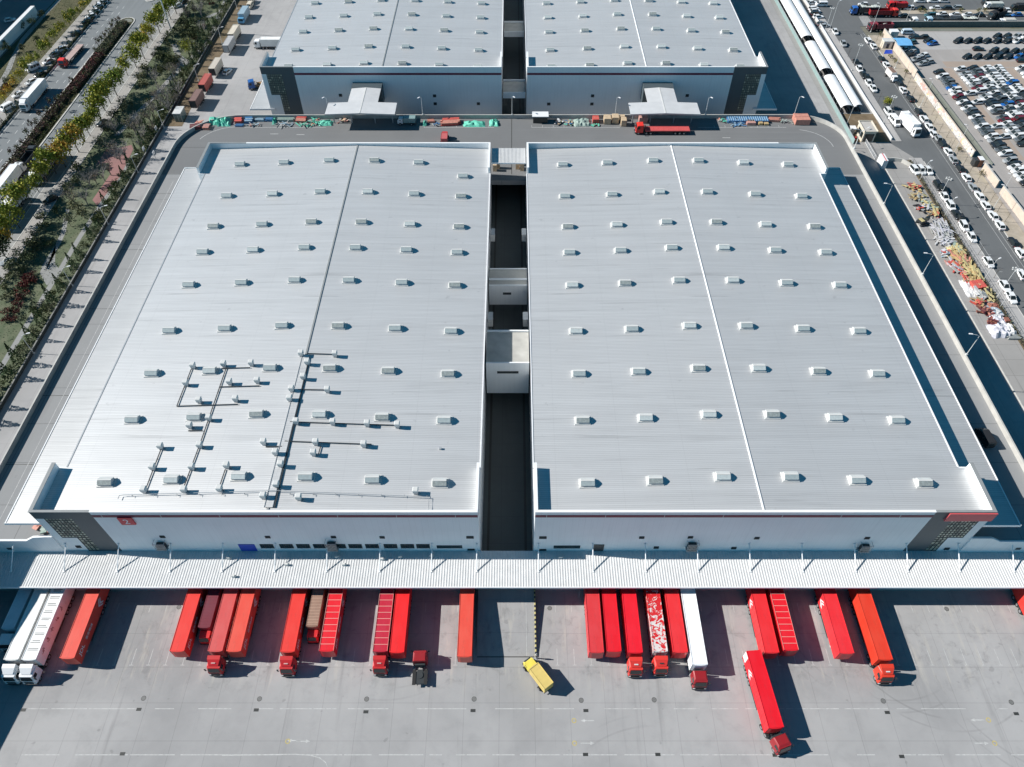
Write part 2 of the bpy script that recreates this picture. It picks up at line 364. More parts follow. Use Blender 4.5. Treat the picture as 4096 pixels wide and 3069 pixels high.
def red(name,c,rough=.4):
    t=NT(name,rough,.45); o=t.map((1,1,1)); oi=t.N.new('ShaderNodeObjectInfo').outputs['Random']
    fade=t.rng(t.noise(t.map((.18,.5,.5)),1,4,.6),.35,.75,0,.3); dirt=t.rng(t.noise(t.map((.5,1.6,1.6),0,(4,2,0)),1.2,5,.7),.52,.78,0,.38); drip=t.rng(t.noise(t.map((3.5,3.5,.25)),1,3,.6),.58,.8,0,.3)
    grime=(.3*c[0]+.05,c[1]*.8+.03,c[2]*.8+.025); k=t.mix(fade,c,(min(1,c[0]*1.05),c[1]*2+.02,c[2]*2+.02)); k=t.mix(dirt,k,grime); k=t.mix(drip,k,grime)
    return t.done(k)
def boxbody(L,h0,h1,W=2.5,ribs=None,corr=False):
    """closed cargo box from x=-L to 0 with edge rails, corner posts, side posts and a rear frame"""
    b=MB(); w=W/2
    b.box(-L,0,-w,w,h0,h1-.06,0)
    for s in (-1,1):
        b.box(-L,0,s*w-.07 if s>0 else -w-.02,w+.02 if s>0 else -w+.07,h1-.14,h1,0)     # top rails
        b.box(-L,0,s*w-.05 if s>0 else -w-.03,w+.03 if s>0 else -w+.05,h0-.06,h0+.12,0)  # bottom rails
        for i in range(1,int(L/1.2)): b.box(-i*1.2-.03,-i*1.2+.03,s*w-.005 if s>0 else -w-.022,w+.022 if s>0 else -w+.005,h0+.12,h1-.14,0)
    b.box(-.1,.03,-w-.02,w+.02,h0,h1+.01,0)
    prof=[(0.02,-w+.05),(.14,-w*.6),(.18,0),(.14,w*.6),(.02,w-.05)]
    b.prism([(x,y) for x,y in prof],h0+.15,h1-.08,0)                                       # bulged front bulkhead
    if ribs:
        n=ribs
        for i in range(1,n): b.box(-L*i/n-.05,-L*i/n+.05,-w+.07,w-.07,h1-.06,h1-.015,1)
        for s in (-1,1): b.box(-L,0,s*w-.03,s*w+.03,h1,h1+.02,1)
    if corr:
        n=int(L/.28)
        for i in range(n): b.box(-L+i*.28+.05,-L+i*.28+.17,-w+.08,w-.08,h1-.06,h1,1)
    elif not ribs:
        for i in range(1,5): b.box(-L*i/5-.02,-L*i/5+.02,-w+.07,w-.07,h1-.06,h1-.045,0)
    return b
def rear_doors(L,h0,h1,W=2.5):
    b=MB(); w=W/2
    for s in (-1,1):
        b.box(-L-.05,-L-.005,min(s*.03,s*(w-.06)),max(s*.03,s*(w-.06)),h0+.1,h1-.12,0)
        for q in (.35,.75): b.tube([(-L-.09,s*q*w,h0+.15),(-L-.09,s*q*w,h1-.2)],.025,5,0)
    return b
def chassis(L,z1):
    b=MB()
    for s in (-1,1):
        b.box(-L+.1,-.3,s*.45-.07,s*.45+.07,z1-.35,z1-.06,0)
        b.box(-L+1.0,-L+4.9,s*1.05-.1,s*1.05+.1,z1-.12,z1-.07,0)     # mudguards
        b.box(-L*.62,-L*.3,s*1.2-.02,s*1.2+.02,.45,.85,0)             # side guards
    for i in range(9): b.box(-L+.4+i*(L-1)/8,-L+.55+i*(L-1)/8,-1.1,1.1,z1-.2,z1-.07,0)
    b.box(-L-.03,-L+.12,-1.15,1.15,.45,.65,0)
    return b
def legs_mb():
    b=MB()
    for s in (-1,1):
        b.box(-2.65,-2.5,s*.75-.07,s*.75+.07,.05,1.0,0); b.box(-2.75,-2.4,s*.75-.16,s*.75+.16,0,.05,0)
    b.box(-2.62,-2.53,-.75,.75,.55,.62,0); return b
def wheels(t,xs,r=.5,dual=True,y=1.0):
    for x in xs:
        for s in (-1,1): cpart('twheel%s%.2f'%(dual,r),'wheel',lambda:wheel_mb(r,.5 if dual else .28),[M['tyre'],M['rim']],t,(x,s*(y if dual else 1.05),r))
def logo_mb():
    """double chevron arrow"""
    b=MB()
    for dx,k in ((0,1),(.62,.75)):
        q=[(dx,0),(dx+.95*k,.95*k),(dx+.95*k+.34,.95*k),(dx+.5,.1),(dx+.5,-.1),(dx+.95*k+.34,-.95*k),(dx+.95*k,-.95*k)]
        n=len(q); vs=[(x,-.012,z) for x,z in q]+[(x,.012,z) for x,z in q]
        for tri in ((0,1,2,3),(0,3,4),(0,4,5,6)): b.add([vs[i] for i in tri],[tuple(range(len(tri)))])
    return b
def tractor(t,paint,style='cabover',deflect=True,patch=None,dx=0):
    """cab and frame ahead of the trailer front (x=0)"""
    k=style+str(deflect)
    def cab():
        b=MB(); w=1.22
        b.prism([(.72,-w),(2.75,-w),(2.98,-w*.9),(2.98,w*.9),(2.75,w),(.72,w)],.75,1.75,0)
        b.loft([(.72,-w,1.75),(2.75,-w,1.75),(2.98,-w*.9,1.75),(2.98,w*.9,1.75),(2.75,w,1.75),(.72,w,1.75)],
               [(.72,-w*.95,2.95),(2.4,-w*.93,2.95),(2.6,-w*.82,2.9),(2.6,w*.82,2.9),(2.4,w*.93,2.95),(.72,w*.95,2.95)],0)
        b.loft([(.72,-w*.95,2.95),(2.4,-w*.93,2.95),(2.4,w*.93,2.95),(.72,w*.95,2.95)],[(.8,-w*.8,3.1),(2.1,-w*.75,3.06),(2.1,w*.75,3.06),(.8,w*.8,3.1)],0)
        b.box(2.98,3.03,-.75,.75,1.0,1.5,1); return b
    def screen():
        b=MB(); b.add([(2.955,-1.0,1.85),(2.955,1.0,1.85),(2.66,.9,2.78),(2.66,-.9,2.78)],[(0,1,2,3)]); b.v=[(p[0]+.03,p[1],p[2]+.01) for p in b.v]
        for s in (-1,1): b.add([(1.7,s*1.225,1.85),(2.6,s*1.225,1.85),(2.4,s*1.17,2.65),(1.7,s*1.18,2.65)],[(0,1,2,3) if s<0 else (3,2,1,0)])
        return b
    def defl():
        b=MB(); w=1.1
        b.add([(.75,-w,3.9),(.75,w,3.9),(2.25,w*.75,3.12),(2.25,-w*.75,3.12),(.75,-w,2.98),(.75,w,2.98),(1.4,-w*.98,3.78),(1.4,w*.98,3.78)],[(0,6,7,1),(6,3,2,7),(0,4,3,6),(1,7,2,5),(0,1,5,4)])
        return b
    def bumper():
        b=MB(); b.prism([(2.7,-1.24),(3.05,-1.2),(3.16,-.8),(3.16,.8),(3.05,1.2),(2.7,1.24)],.4,.78,0)
        for s in (-1,1): b.box(3.03,3.1,s*.95-.18,s*.95+.18,.82,1.02,1)
        return b
    def frame():
        b=MB()
        for s in (-1,1):
            b.box(-2.6,2.7,s*.42-.06,s*.42+.06,.62,.9,0)
            b.ycyl(.0,.62,.3,s*1.15-.28 if s>0 else -1.2,1.2 if s>0 else -1.15+.28,10,0)
        b.box(-1.6,.0,-.5,.5,.9,1.02,0); b.box(.35,.6,-.9,.9,.9,2.2,0); return b
    def mirror():
        b=MB(); b.tube([(2.5,1.15,2.75),(2.72,1.5,2.75),(2.72,1.5,1.95),(2.55,1.2,1.95)],.03,4,0); b.box(2.66,2.76,1.36,1.62,1.95,2.7,0); return b
    def mirror2():
        b=mirror(); b.v=[(x,-y,z) for x,y,z in b.v]; b.f=[tuple(reversed(f)) for f in b.f]; return b
    c=cpart('trcab','cab',cab,[M['white'],M['dkmetal']],t,(dx,0,0),paint=paint)
    cpart('trscr','windscreen',screen,[M['glass']],t,(dx,0,0))
    if deflect: cpart('trdef','roof_deflector',defl,[M['white']],t,(dx,0,0),paint=paint)
    cpart('trbum','bumper',bumper,[M['dkmetal'],M['lampw']],t,(dx,0,0)); cpart('trfr','frame',frame,[M['dkmetal']],t,(dx,0,0))
    cpart('trm','mirror',mirror,[M['dkmetal']],t,(dx,0,0)); cpart('trm2','mirror',mirror2,[M['dkmetal']],t,(dx,0,0))
    if patch:
        def hatch():
            b=MB(); b.box(1.55,2.0,-.35,.35,3.12,3.17,0); return b
        h=cpart('trhatch'+patch,'roof_hatch',hatch,[M[patch]],t,(dx,0,.3 if deflect else 0))
    wheels(t,[2.05+dx],.5,False); wheels(t,[-.35+dx,-1.65+dx],.5,True)
def make_semi(x,y,head,L,paint,label,group,h=4.0,tr=None,ribs=None,corr=False,ribmat=None,logo=None,cat=None,name=None,W=2.5,h0=1.15,deflect=True,patch=None,trdx=0,trrot=0,z=0,texts=True,extra=None):
    """trailer box, and the tractor if tr is a paint; front bulkhead at (x,y), pointing along head degrees"""
    t=thing(name or ('semi_truck' if tr else 'semi_trailer'),label,cat or ('truck' if tr else 'trailer'),(x,y,z),rad(head),group)
    o=cpart('box%.2f%.2f%.2f%s%s'%(L,h,W,ribs,corr),'cargo_box',lambda:boxbody(L,h0,h,W,ribs,corr),[M['white'],M['white']],t,paint=paint)
    if ribs or corr:
        o.material_slots[1].link='OBJECT'; o.material_slots[1].material=ribmat or M['offw']
    cpart('door%.2f%.2f%.2f'%(L,h,W),'rear_door',lambda:rear_doors(L,h0,h,W),[M['white']],t,paint=paint)
    cpart('chs%.2f'%L,'chassis',lambda:chassis(L,h0),[M['dkmetal']],t)
    wheels(t,[-L+1.7,-L+3.0,-L+4.3])
    if tr:
        if trrot:
            k=MB(); k.box(-1.9,1.3,-.5,.5,.6,.9,0)
            tt=obj('tractor',k,M['dkmetal'],t,(-1.0,0,0),trrot)
            tractor(tt,tr,deflect=deflect,patch=patch,dx=1.3)
        else: tractor(t,tr,deflect=deflect,patch=patch,dx=trdx)
    else: cpart('legs','landing_gear',legs_mb,[M['offw']],t)
    if logo:
        w=W/2+.035
        for s in (-1,1):
            rz=0 if s<0 else PI; 
            cpart('logo','logo',logo_mb,[M['white']],t,(-L+(2.6 if s<0 else 4.2),s*w,h-1.45),rz)
            if texts:
                put('lettering',lettering('jdl','JDL',1.25,M['white']),t,(-1.9,s*w,h-1.75),rz)
                put('lettering',lettering('jdlcn','京东物流',.72,M['white']),t,(-5.2,s*w,h-1.65),rz)
    if extra: extra(t,L,h,W)
    return t
def make_boxtruck(x,y,head,L,h,paint,cabpaint,label,cat='truck',group=None,W=2.2,corr=False,ribmat=None,name='box_truck',z=0,cab_h=2.3,h0=.9,roofm=None):
    """small rigid lorry: box from x=-L to 0, cab ahead"""
    t=thing(name,label,cat,(x,y,z),rad(head),group)
    o=cpart('sb%.2f%.2f%.2f%s'%(L,h,W,corr),'cargo_box',lambda:boxbody(L,h0,h,W,None,corr),[M['white'],M['white']],t,paint=paint)
    if corr: o.material_slots[1].link='OBJECT'; o.material_slots[1].material=ribmat or M['offw']
    cpart('sbd%.2f%.2f%.2f'%(L,h,W),'rear_door',lambda:rear_doors(L,h0,h,W),[M['white']],t,paint=paint)
    k='sc%.2f%.2f'%(W,cab_h)
    def cab():
        b=MB(); w=W/2-.06
        b.prism([(.25,-w),(1.75,-w),(1.95,-w*.85),(1.95,w*.85),(1.75,w),(.25,w)],.5,1.4,0)
        b.loft([(.25,-w,1.4),(1.75,-w,1.4),(1.95,-w*.85,1.4),(1.95,w*.85,1.4),(1.75,w,1.4),(.25,w,1.4)],[(.25,-w*.93,cab_h),(1.4,-w*.9,cab_h),(1.52,-w*.8,cab_h-.05),(1.52,w*.8,cab_h-.05),(1.4,w*.9,cab_h),(.25,w*.93,cab_h)],0); return b
    def scr():
        b=MB(); w=W/2-.06; b.add([(1.93,-w*.8,1.48),(1.93,w*.8,1.48),(1.58,w*.72,cab_h-.15),(1.58,-w*.72,cab_h-.15)],[(0,1,2,3)]); b.v=[(p[0]+.03,p[1],p[2]+.01) for p in b.v]
        for s in (-1,1): b.box(.75,1.35,s*(w-.02)-.02,s*(w-.02)+.02,1.45,cab_h-.35)
        return b
    def fr():
        b=MB(); 
        for s in (-1,1): b.box(-L+.1,1.8,s*.4-.06,s*.4+.06,.5,.8,0)
        b.box(1.85,2.05,-W/2+.05,W/2-.05,.35,.6,0); b.box(-L-.02,-L+.1,-.95,.95,.4,.55,0); return b
    cpart(k+'c','cab',cab,[M['white']],t,paint=cabpaint); cpart(k+'s','windscreen',scr,[M['glass']],t); cpart(k+'f%.1f'%L,'frame',fr,[M['dkmetal']],t)
    wheels(t,[1.1],.42,False); wheels(t,[-L+1.2],.42,True)
    return t
def make_tipper(x,y,head,L,paint,cabpaint,label,load=None,cat='truck',h=2.6,z=0,group=None,name='tipper_truck'):
    """open-topped lorry body with stakes, cab ahead"""
    t=thing(name,label,cat,(x,y,z),rad(head),group); w=1.2
    b=MB(); b.box(-L,0,-w,w,1.1,1.25,0)
    for s in (-1,1):
        b.box(-L,0,s*w-.05,s*w+.05,1.2,h,0)
        for i in range(int(L/1.1)+1): b.box(-i*1.1-.06,-i*1.1+.06,s*w-.1,s*w+.1,1.15,h+.03,0)
    b.box(-L-.05,-L+.05,-w,w,1.2,h,0); b.box(-.05,.08,-w,w,1.2,h+.35,0)
    obj('tipper_body',b,paint,t)
    if load is not None:
        b=MB(); n=8
        for i in range(n):
            x0=-L+L*i/n+.1; b.box(x0,x0+L/n-.02,-w+.08,w-.08,1.25,h-.15+.25*math.sin(i*1.3),0)
        obj('load',b,load,t)
    tractor(t,cabpaint,deflect=False); wheels(t,[-L+1.0,-L+2.3])
    return t
def make_flatbed(x,y,head,L,deckm,cabpaint,label,z=0,load=None,trrot=0):
    t=thing('flatbed_truck',label,'truck',(x,y,z),rad(head))
    b=MB(); b.box(-L,0,-1.25,1.25,1.25,1.4,0); b.box(-.1,.05,-1.25,1.25,1.4,2.1,0)
    for s in (-1,1): b.box(-L,0,s*1.25-.04,s*1.25+.04,1.15,1.46,0)
    for i in range(int(L/1.5)): b.box(-L+i*1.5+.4,-L+i*1.5+.48,-1.2,1.2,1.4,1.43,0)
    obj('load_deck',b,deckm,t); cpart('chs%.2f'%L,'chassis',lambda:chassis(L,1.2),[M['dkmetal']],t)
    wheels(t,[-L+1.7,-L+3.0,-L+4.3]); tractor(t,cabpaint,deflect=False)
    return t
# ================================================================ the setting
def rect(x0,x1,y0,y1): return [(x0,y0),(x1,y0),(x1,y1),(x0,y1)]
def sheet(name,polys,z,m,thick=0):
    b=MB()
    for p in polys:
        if thick: b.prism(p,z-thick,z)
        else: b.sheet(p,z)
    return struct(name,b,m)
sheet('ground',[rect(-1600,1600,-1200,2200)],-.06,M['earth'])
sheet('concrete_yard',[rect(-115.6,116,-80,345)],0,M['yard'])
sheet('soil_strip',[[(-115.4,221.7),(-109.6,221.7),(-110.6,259),(-109.2,275),(-109.4,300),(-110.5,340),(-115.4,340)]],.02,M['soil'])
# left street
sheet('lawn',[rect(-134.8,-115.7,60,340)],.06,M['lawn'],.1)
sheet('pavement',[rect(-138.3,-134.8,60,340)],.13,M['side'],.2)
sheet('parking_bays',[rect(-141.2,-138.3,60,340)],.016,M['path'])
sheet('street',[rect(-168.3,-138.2,60,340)],.008,M['road'])
sheet('side_pavement',[rect(-175.6,-168.3,60,340)],.13,M['side'],.2)
sheet('dry_lawn',[rect(-191.5,-175.6,60,340)],.1,M['wild'],.16)
sheet('far_yard',[rect(-330,-191.5,60,345)],.004,M['road'])
b=MB()
for p in ([(-190.9,345),(-190.9,292),(-190.5,284),(-188,271),(-185.2,259),(-182,240),(-181,60),(-179.6,60),(-180.4,240),(-183.6,261),(-186.6,272),(-188.6,284),(-189.3,306),(-189.3,345)],): b.sheet(p,.12)
struct('park_path',b,M['path'])
b=MB()
for p in (rect(-122.1,-120.7,100,163.8),[(-122.1,163.8),(-120.7,163.8),(-119.4,200),(-120.8,200)],
          [(-126.9,160.5),(-125.6,160.5),(-125.5,152),(-125,149),(-122.1,146.5),(-122.1,150.5),(-123.6,152),(-124.4,154)],
          [(-126.9,160.5),(-126.9,151.5),(-126.2,148.4),(-122.6,143.8),(-122.2,143.8),(-122.1,146.5),(-125,149),(-125.6,152)],
          [(-130.5,176.5),(-129.3,176.5),(-126.2,166),(-125.6,160.5),(-126.9,160.5),(-127.5,166)],
          [(-130.3,216),(-128.6,216),(-126.5,228),(-124.2,241),(-122.6,252),(-124.4,252),(-126,241),(-128.4,228)],
          [(-124.4,252),(-122.6,252),(-120.2,264.5),(-117,277),(-117.2,292),(-119.2,320),(-121,320),(-119,292),(-118.6,279),(-121.4,268),(-123.4,262)],
          [(-121.4,268),(-123.4,262),(-126,270),(-130.9,280),(-129.2,281),(-124.4,271.5)],
          [(-119.4,309),(-121.6,308),(-127.5,300),(-126,299.4),(-121,305.5)]): b.sheet(p,.075)
struct('footpath',b,M['path'])
b=MB(); b.sheet([(-129.8,208),(-126.5,208.6),(-122.6,210.5),(-121.2,208),(-120.2,193),(-121.8,178.2),(-124.3,181),(-123.6,194),(-126.5,200.5),(-129.9,199.2)],.085)
struct('red_plaza',b,M['plaza'])
# median with kerbs
b=MB()
med=[(-158.0,60),(-151.9,60),(-151.7,300)]+[(-154.85+3.1*math.cos(a),300+3.6*math.sin(a)) for a in [PI*k/8 for k in range(1,8)]]+[(-158,300)]
b.prism(med,-.02,.14); struct('median',b,M['bed'])
def kerb(pts,w,z0,z1,name='kerb'):
    b=MB()
    for p,q in zip(pts,pts[1:]):
        d=Vector((q[0]-p[0],q[1]-p[1])); l=d.length; d/=l
        b.obox(((p[0]+q[0])/2,(p[1]+q[1])/2),(d.x,d.y),l/2+.02,w/2,z0,z1)
    return struct(name,b,M['kerb'])
kerb(med[1:]+[med[0]],.45,0,.2)
kerb([(-138.3,60),(-138.3,340)],.25,0,.17); kerb([(-168.3,60),(-168.3,340)],.3,0,.17); kerb([(-134.8,60),(-134.8,340)],.18,0,.16); kerb([(-175.6,60),(-175.6,340)],.2,0,.17)
b=MB(); b.prism([(-157.6+2.75+2.4*math.cos(a),299.6+3*math.sin(a)) for a in [PI*k/10 for k in range(0,11)]],.13,.17); struct('grass_nose',b,M['greenlot'])
b=MB(); b.prism([(-152+2.5*math.cos(a),324+5*math.sin(a)) for a in [2*PI*k/20 for k in range(20)]],0,.16); struct('traffic_island',b,M['side'])
kerb([(-152+2.5*math.cos(a),324+5*math.sin(a)) for a in [2*PI*k/20 for k in range(21)]],.4,0,.2)
# street markings
b=MB()
for x in (-163.2,-160.6,-148.9,-146.1):
    y=150
    while y<318:
        b.sheet(rect(x-.07,x+.07,y,y+2.0),.013)
        y+=5.6
for x in (-151.3,-158.5,-142.4,-167.4): b.sheet(rect(x-.06,x+.06,60,296),.0131)
struct('lane_marking',b,M['line'])
b=MB()
for i in range(34): b.sheet(rect(-141.2,-138.45,120+i*5.8,120.12+i*5.8),.024)
b.sheet(rect(-141.25,-141.13,60,340),.0241); struct('bay_marking',b,M['line'])
# right side
sheet('strip_pavement',[rect(116.0,124.1,60,201.5)],.13,M['strip'],.2)
sheet('hedge_bed',[rect(124.1,125.4,60,201.5)],.14,M['soil'],.2)
sheet('roadside_pavement',[rect(125.4,129.2,60,203),rect(122.6,126.3,212.5,345)],.12,M['pale'],.2)
sheet('right_road',[[(124,345),(121.8,213),(113,212.5),(112.5,203),(122,202.5),(126,203.2),(129.2,201),(129.4,60),(139.8,60),(138.4,300),(138.4,345)]],.006,M['roadR'])
sheet('apron',[[(106,214),(121.5,213),(127,203.4),(126,202),(106,202)]],.010,M['strip'])
sheet('verge',[rect(139.3,144.6,60,288)],.1,M['verge'],.16)
sheet('worn_grass',[[(145.2,256),(149.4,253),(149.7,202),(145.2,202)]],.008,M['greenlot'])
sheet('car_lot',[rect(144.6,330,60,292.5)],.0,M['lot'])
sheet('tan_lane',[rect(158.4,161.6,202,262),rect(180.6,184.3,235,262),rect(160,330,262.5,266.8)],.004,M['tan'])
sheet('pale_apron',[[(156,276.2),(330,276.8),(330,291.5),(153,291)]],.0045,M['pale'])
sheet('cross_road',[rect(138.4,330,295.9,345)],.007,M['roadR'])
sheet('cross_median',[[(159.5,307),(330,307.4),(330,310.6),(159.5,310.9)]],.14,M['verge'],.2)
sheet('cross_verge',[rect(151,330,291.8,293.4)],.06,M['greenlot'],.1)
sheet('shed_yard',[rect(108.2,122.5,219.5,345)],.009,M['strip'])
sheet('brown_court',[rect(110.6,122.4,212.2,229.6)],.013,M['soil'])
b=MB()
for i in range(9): b.sheet(rect(140.2+i*.06,144.4,296.8+i*1.05,297.35+i*1.05),.012)
for x in (136.6,138.0,130.6): b.sheet(rect(x-.05,x+.05,150 if x>136 else 155,200 if x<136.5 else 290),.0121)
b.sheet(rect(136.55,136.65,200,290),.0122)
for y in range(100,203,7): b.sheet(rect(130.6,131.4,y,y+.1),.0123)
struct('road_marking',b,M['linefaint'])
kerb([(116,60),(116,201.5)],.25,0,.17); kerb([(129.3,60),(129.3,201)],.2,0,.16); kerb([(139.3,60),(139.3,288)],.2,0,.15)

# yard markings
b=MB()
def dashed(x0,x1,y,w=.13,seed=0):
    r=random.Random(seed); x=x0
    while x<x1:
        l=r.uniform(1.5,9); b.sheet(rect(x,min(x+l,x1),y-w/2,y+w/2),.004); x+=l+r.choice([.4,1.2,3,6])*r.uniform(.3,1)
dashed(-82,90,37.7,.12,3); dashed(-80,92,30.55,.14,5); dashed(-70,70,22,.12,8)
b.sheet([(-47.3,30.4),(-35.2,30.55),(-35.2,30.7),(-47.3,30.55)],.0041)
arc=[(-35.2,30.6),(-33,30.5),(-31.3,30.1),(-30.2,29.4),(-29.7,28.5)]
for p,q in zip(arc,arc[1:]): b.sheet([(p[0],p[1]-.07),(q[0],q[1]-.07),(q[0],q[1]+.07),(p[0],p[1]+.07)],.0042)
struct('yard_line',b,M['linefaint'])
b=MB()
xs=[-91+3.0*i for i in range(62)]
for x in xs:
    if -7<x<5: continue
    b.sheet(rect(x-.05,x+.05,45.0,47.9),.0045); b.sheet(rect(x-.35,x+.35,44.95,45.05),.0046); b.sheet(rect(x-.05,x+.05,54.6,56.4),.0045)
struct('dock_bay_marking',b,M['linefaint'])
def arrow(b,x,y,d,z):
    b.sheet([(x-d*1.2,y-.08),(x+d*.4,y-.08),(x+d*.4,y+.08),(x-d*1.2,y+.08)] if d>0 else [(x+d*.4,y-.08),(x-d*1.2,y-.08),(x-d*1.2,y+.08),(x+d*.4,y+.08)],z)
    t=[(x+d*.4,y-.28),(x+d*1.1,y),(x+d*.4,y+.28)]; b.sheet(t if d>0 else t[::-1],z)
b=MB()
for x,y,d in ((-34.4,32.6,1),(-36,32.7,-1),(12.6,35.8,-1),(12.5,32.3,1),(78.1,35.9,-1),(77.4,32.3,1)): arrow(b,x,y,d,.0052)
struct('yard_arrow',b,M['linefaint'])
b=MB()
for x,y in ((-37,32.6),(10.4,35.8),(10.3,32.3),(80,35.9),(79.5,32.3)):
    for k in range(12):
        a0,a1=2*PI*k/12,2*PI*(k+1)/12
        b.sheet([(x+.4*math.cos(a0),y+.4*math.sin(a0)),(x+.4*math.cos(a1),y+.4*math.sin(a1)),(x+.27*math.cos(a1),y+.27*math.sin(a1)),(x+.27*math.cos(a0),y+.27*math.sin(a0))][::-1],.0053)
struct('yard_speed_mark',b,M['yline'])
mh=[(-62.99,39.4),(-43.15,39.3),(-24.84,39.27),(-6.47,39.27),(11.81,39.07),(24.27,39.15),(63.33,38.96),(85.08,38.75),(6.98,55.4),(80.4,55.25),(-61.7,55.6)]
where=['left of the yard','below the maroon lorry','below the striped lorry','left of the yellow lorry','right of the yellow lorry','below the white trailer','near the far right lorry','at the far right edge','beside the ramp kerb','under the empty right bays','in the empty left bays']
for (x,y),wv in zip(mh,where):
    b=MB(); b.disc(0,0,.42,-.01,.008,20,0); b.disc(0,0,.36,.008,.012,20,1)
    tag(obj('manhole_cover',b,[M['grate'],M['cover']],None,(x,y,0)),'round iron manhole cover in the concrete '+wv,'manhole cover','manhole covers in the yard')
dr=[(-82.7,37.5),(-63.2,37.6),(-43.3,37.5),(-24.7,37.2),(-6.6,37.4),(12.5,37.4),(63.4,37.1),(85.1,36.9),(-63.6,30.7),(12.0,30.6),(23.8,30.6),(42.9,30.5),(63.5,30.3)]
for i,(x,y) in enumerate(dr):
    b=MB(); b.box(-.42,.42,-.25,.25,-.01,.01,0)
    for k in range(7): b.box(-.36+k*.12,-.31+k*.12,-.2,.2,.01,.016,1)
    tag(obj('drain_grate',b,[M['grate'],M['dkmetal']],None,(x,y,0)),'small rectangular iron drain grate, %s from the left on the %s yard line'%(nth(i if i<8 else i-8),'upper' if i<8 else 'lower'),'drain grate','drain grates in the yard')
# drain channel and ramp
b=MB(); b.sheet(rect(-6.2,4.0,46.35,46.55),.006); struct('drain_channel',b,M['grate'])
b=MB(); b.add([(-6.3,46.5,.004),(4.1,46.5,.004),(4.1,58.8,1.25),(-6.3,58.8,1.25),(-6.3,58.8,0),(4.1,58.8,0)],[(0,1,2,3),(1,5,2),(0,3,4)])
b.add([(2.55,46.6,.03),(2.63,46.6,.03),(2.63,58.8,1.26),(2.55,58.8,1.26)],[(0,1,2,3)],1); struct('ramp',b,[M['yard'],M['linefaint']])
t=thing('ramp_kerb','yellow and black striped kerb along the ramp beside the red trailers','kerb',(4.2,46.4,0))
for k in range(30):
    b=MB(); y0=k*12.4/30; y1=(k+1)*12.4/30; z0=y0*.1; z1=y1*.1
    b.add([(-.12,y0,0),(.12,y0,0),(.12,y1,0),(-.12,y1,0),(-.12,y0,z0+.3),(.12,y0,z0+.3),(.12,y1,z1+.3),(-.12,y1,z1+.3)],[(4,5,6,7),(0,1,5,4),(1,2,6,5),(2,3,7,6),(3,0,4,7)])
    if k==0: kb=[MB(),MB()]
    kb[k%2].add(b.v,b.f)
M['kyel']=mat('kerb_yellow',(.55,.48,.2),.7,var=.15); 
obj('yellow_bands',kb[0],M['kyel'],t); obj('black_bands',kb[1],M['dkmetal'],t)
t=thing('barrier_post','grey barrier post standing at the foot of the ramp','post',(4.25,46.2,0))
b=MB(); b.disc(0,0,.1,0,2.2,10); b.box(-.25,.25,-.25,.25,0,.08); obj('post',b,M['steel'],t); b=MB(); b.box(-.18,.18,-.14,.14,1.3,1.75); obj('control_box',b,M['offw'],t)
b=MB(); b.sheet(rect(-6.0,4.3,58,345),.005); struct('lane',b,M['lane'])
b=MB()
for x in (-4.7,2.7): b.sheet(rect(x-.25,x+.25,58.5,345),.011)
struct('lane_drain',b,M['grate'])

# ring road on the upper level
def arc(cx,cy,r,a0,a1,n): return [(cx+r*math.cos(rad(a0+(a1-a0)*i/n)),cy+r*math.sin(rad(a0+(a1-a0)*i/n))) for i in range(n+1)]
outer=[(100.3,64.2)]+arc(88,197.3,12.3,0,90,10)+arc(-83.2,192.5,16.9,90,180,12)+[(-100.1,64.2)]
inner=[(-81.2,64.2),(-81.2,179.1),(-5.9,179.1),(-5.9,176.2),(4,176.2),(4,179.1),(81.4,179.1),(81.4,64.2)]
b=MB()
# top surface split in convex pieces
b.sheet([(-100.1,64.2),(-81.2,64.2),(-81.2,179.1),(-100.1,179.1)],10,0); b.sheet([(81.4,64.2),(100.3,64.2),(100.3,179.1),(81.4,179.1)],10,0)
b.sheet([(-100.1,179.1),(100.3,179.1)]+[p for p in outer[1:-1]],10,1); b.sheet(rect(-5.9,4,176.2,179.1),10,1)
for z0,z1,ring in ((8.6,10,inner),):
    for p,q in zip(ring,ring[1:]): b.add([(p[0],p[1],z0),(q[0],q[1],z0),(q[0],q[1],z1),(p[0],p[1],z1)],[(0,1,2,3)],0)
b.sheet([(-100.1,64.2),(-81.2,64.2),(-81.2,179.1),(-100.1,179.1)][::-1],8.6,0); b.sheet([(81.4,64.2),(100.3,64.2),(100.3,179.1),(81.4,179.1)][::-1],8.6,0)
b.sheet(([(-100.1,179.1),(100.3,179.1)]+[p for p in outer[1:-1]])[::-1],8.6,1); b.sheet(rect(-5.9,4,176.2,179.1)[::-1],8.6,1)
for p,q in zip(outer,outer[1:]): b.add([(p[0],p[1],0),(q[0],q[1],0),(q[0],q[1],10),(p[0],p[1],10)],[(0,1,2,3)],0)
struct('elevated_road',b,[M['deckside'],M['deck']])
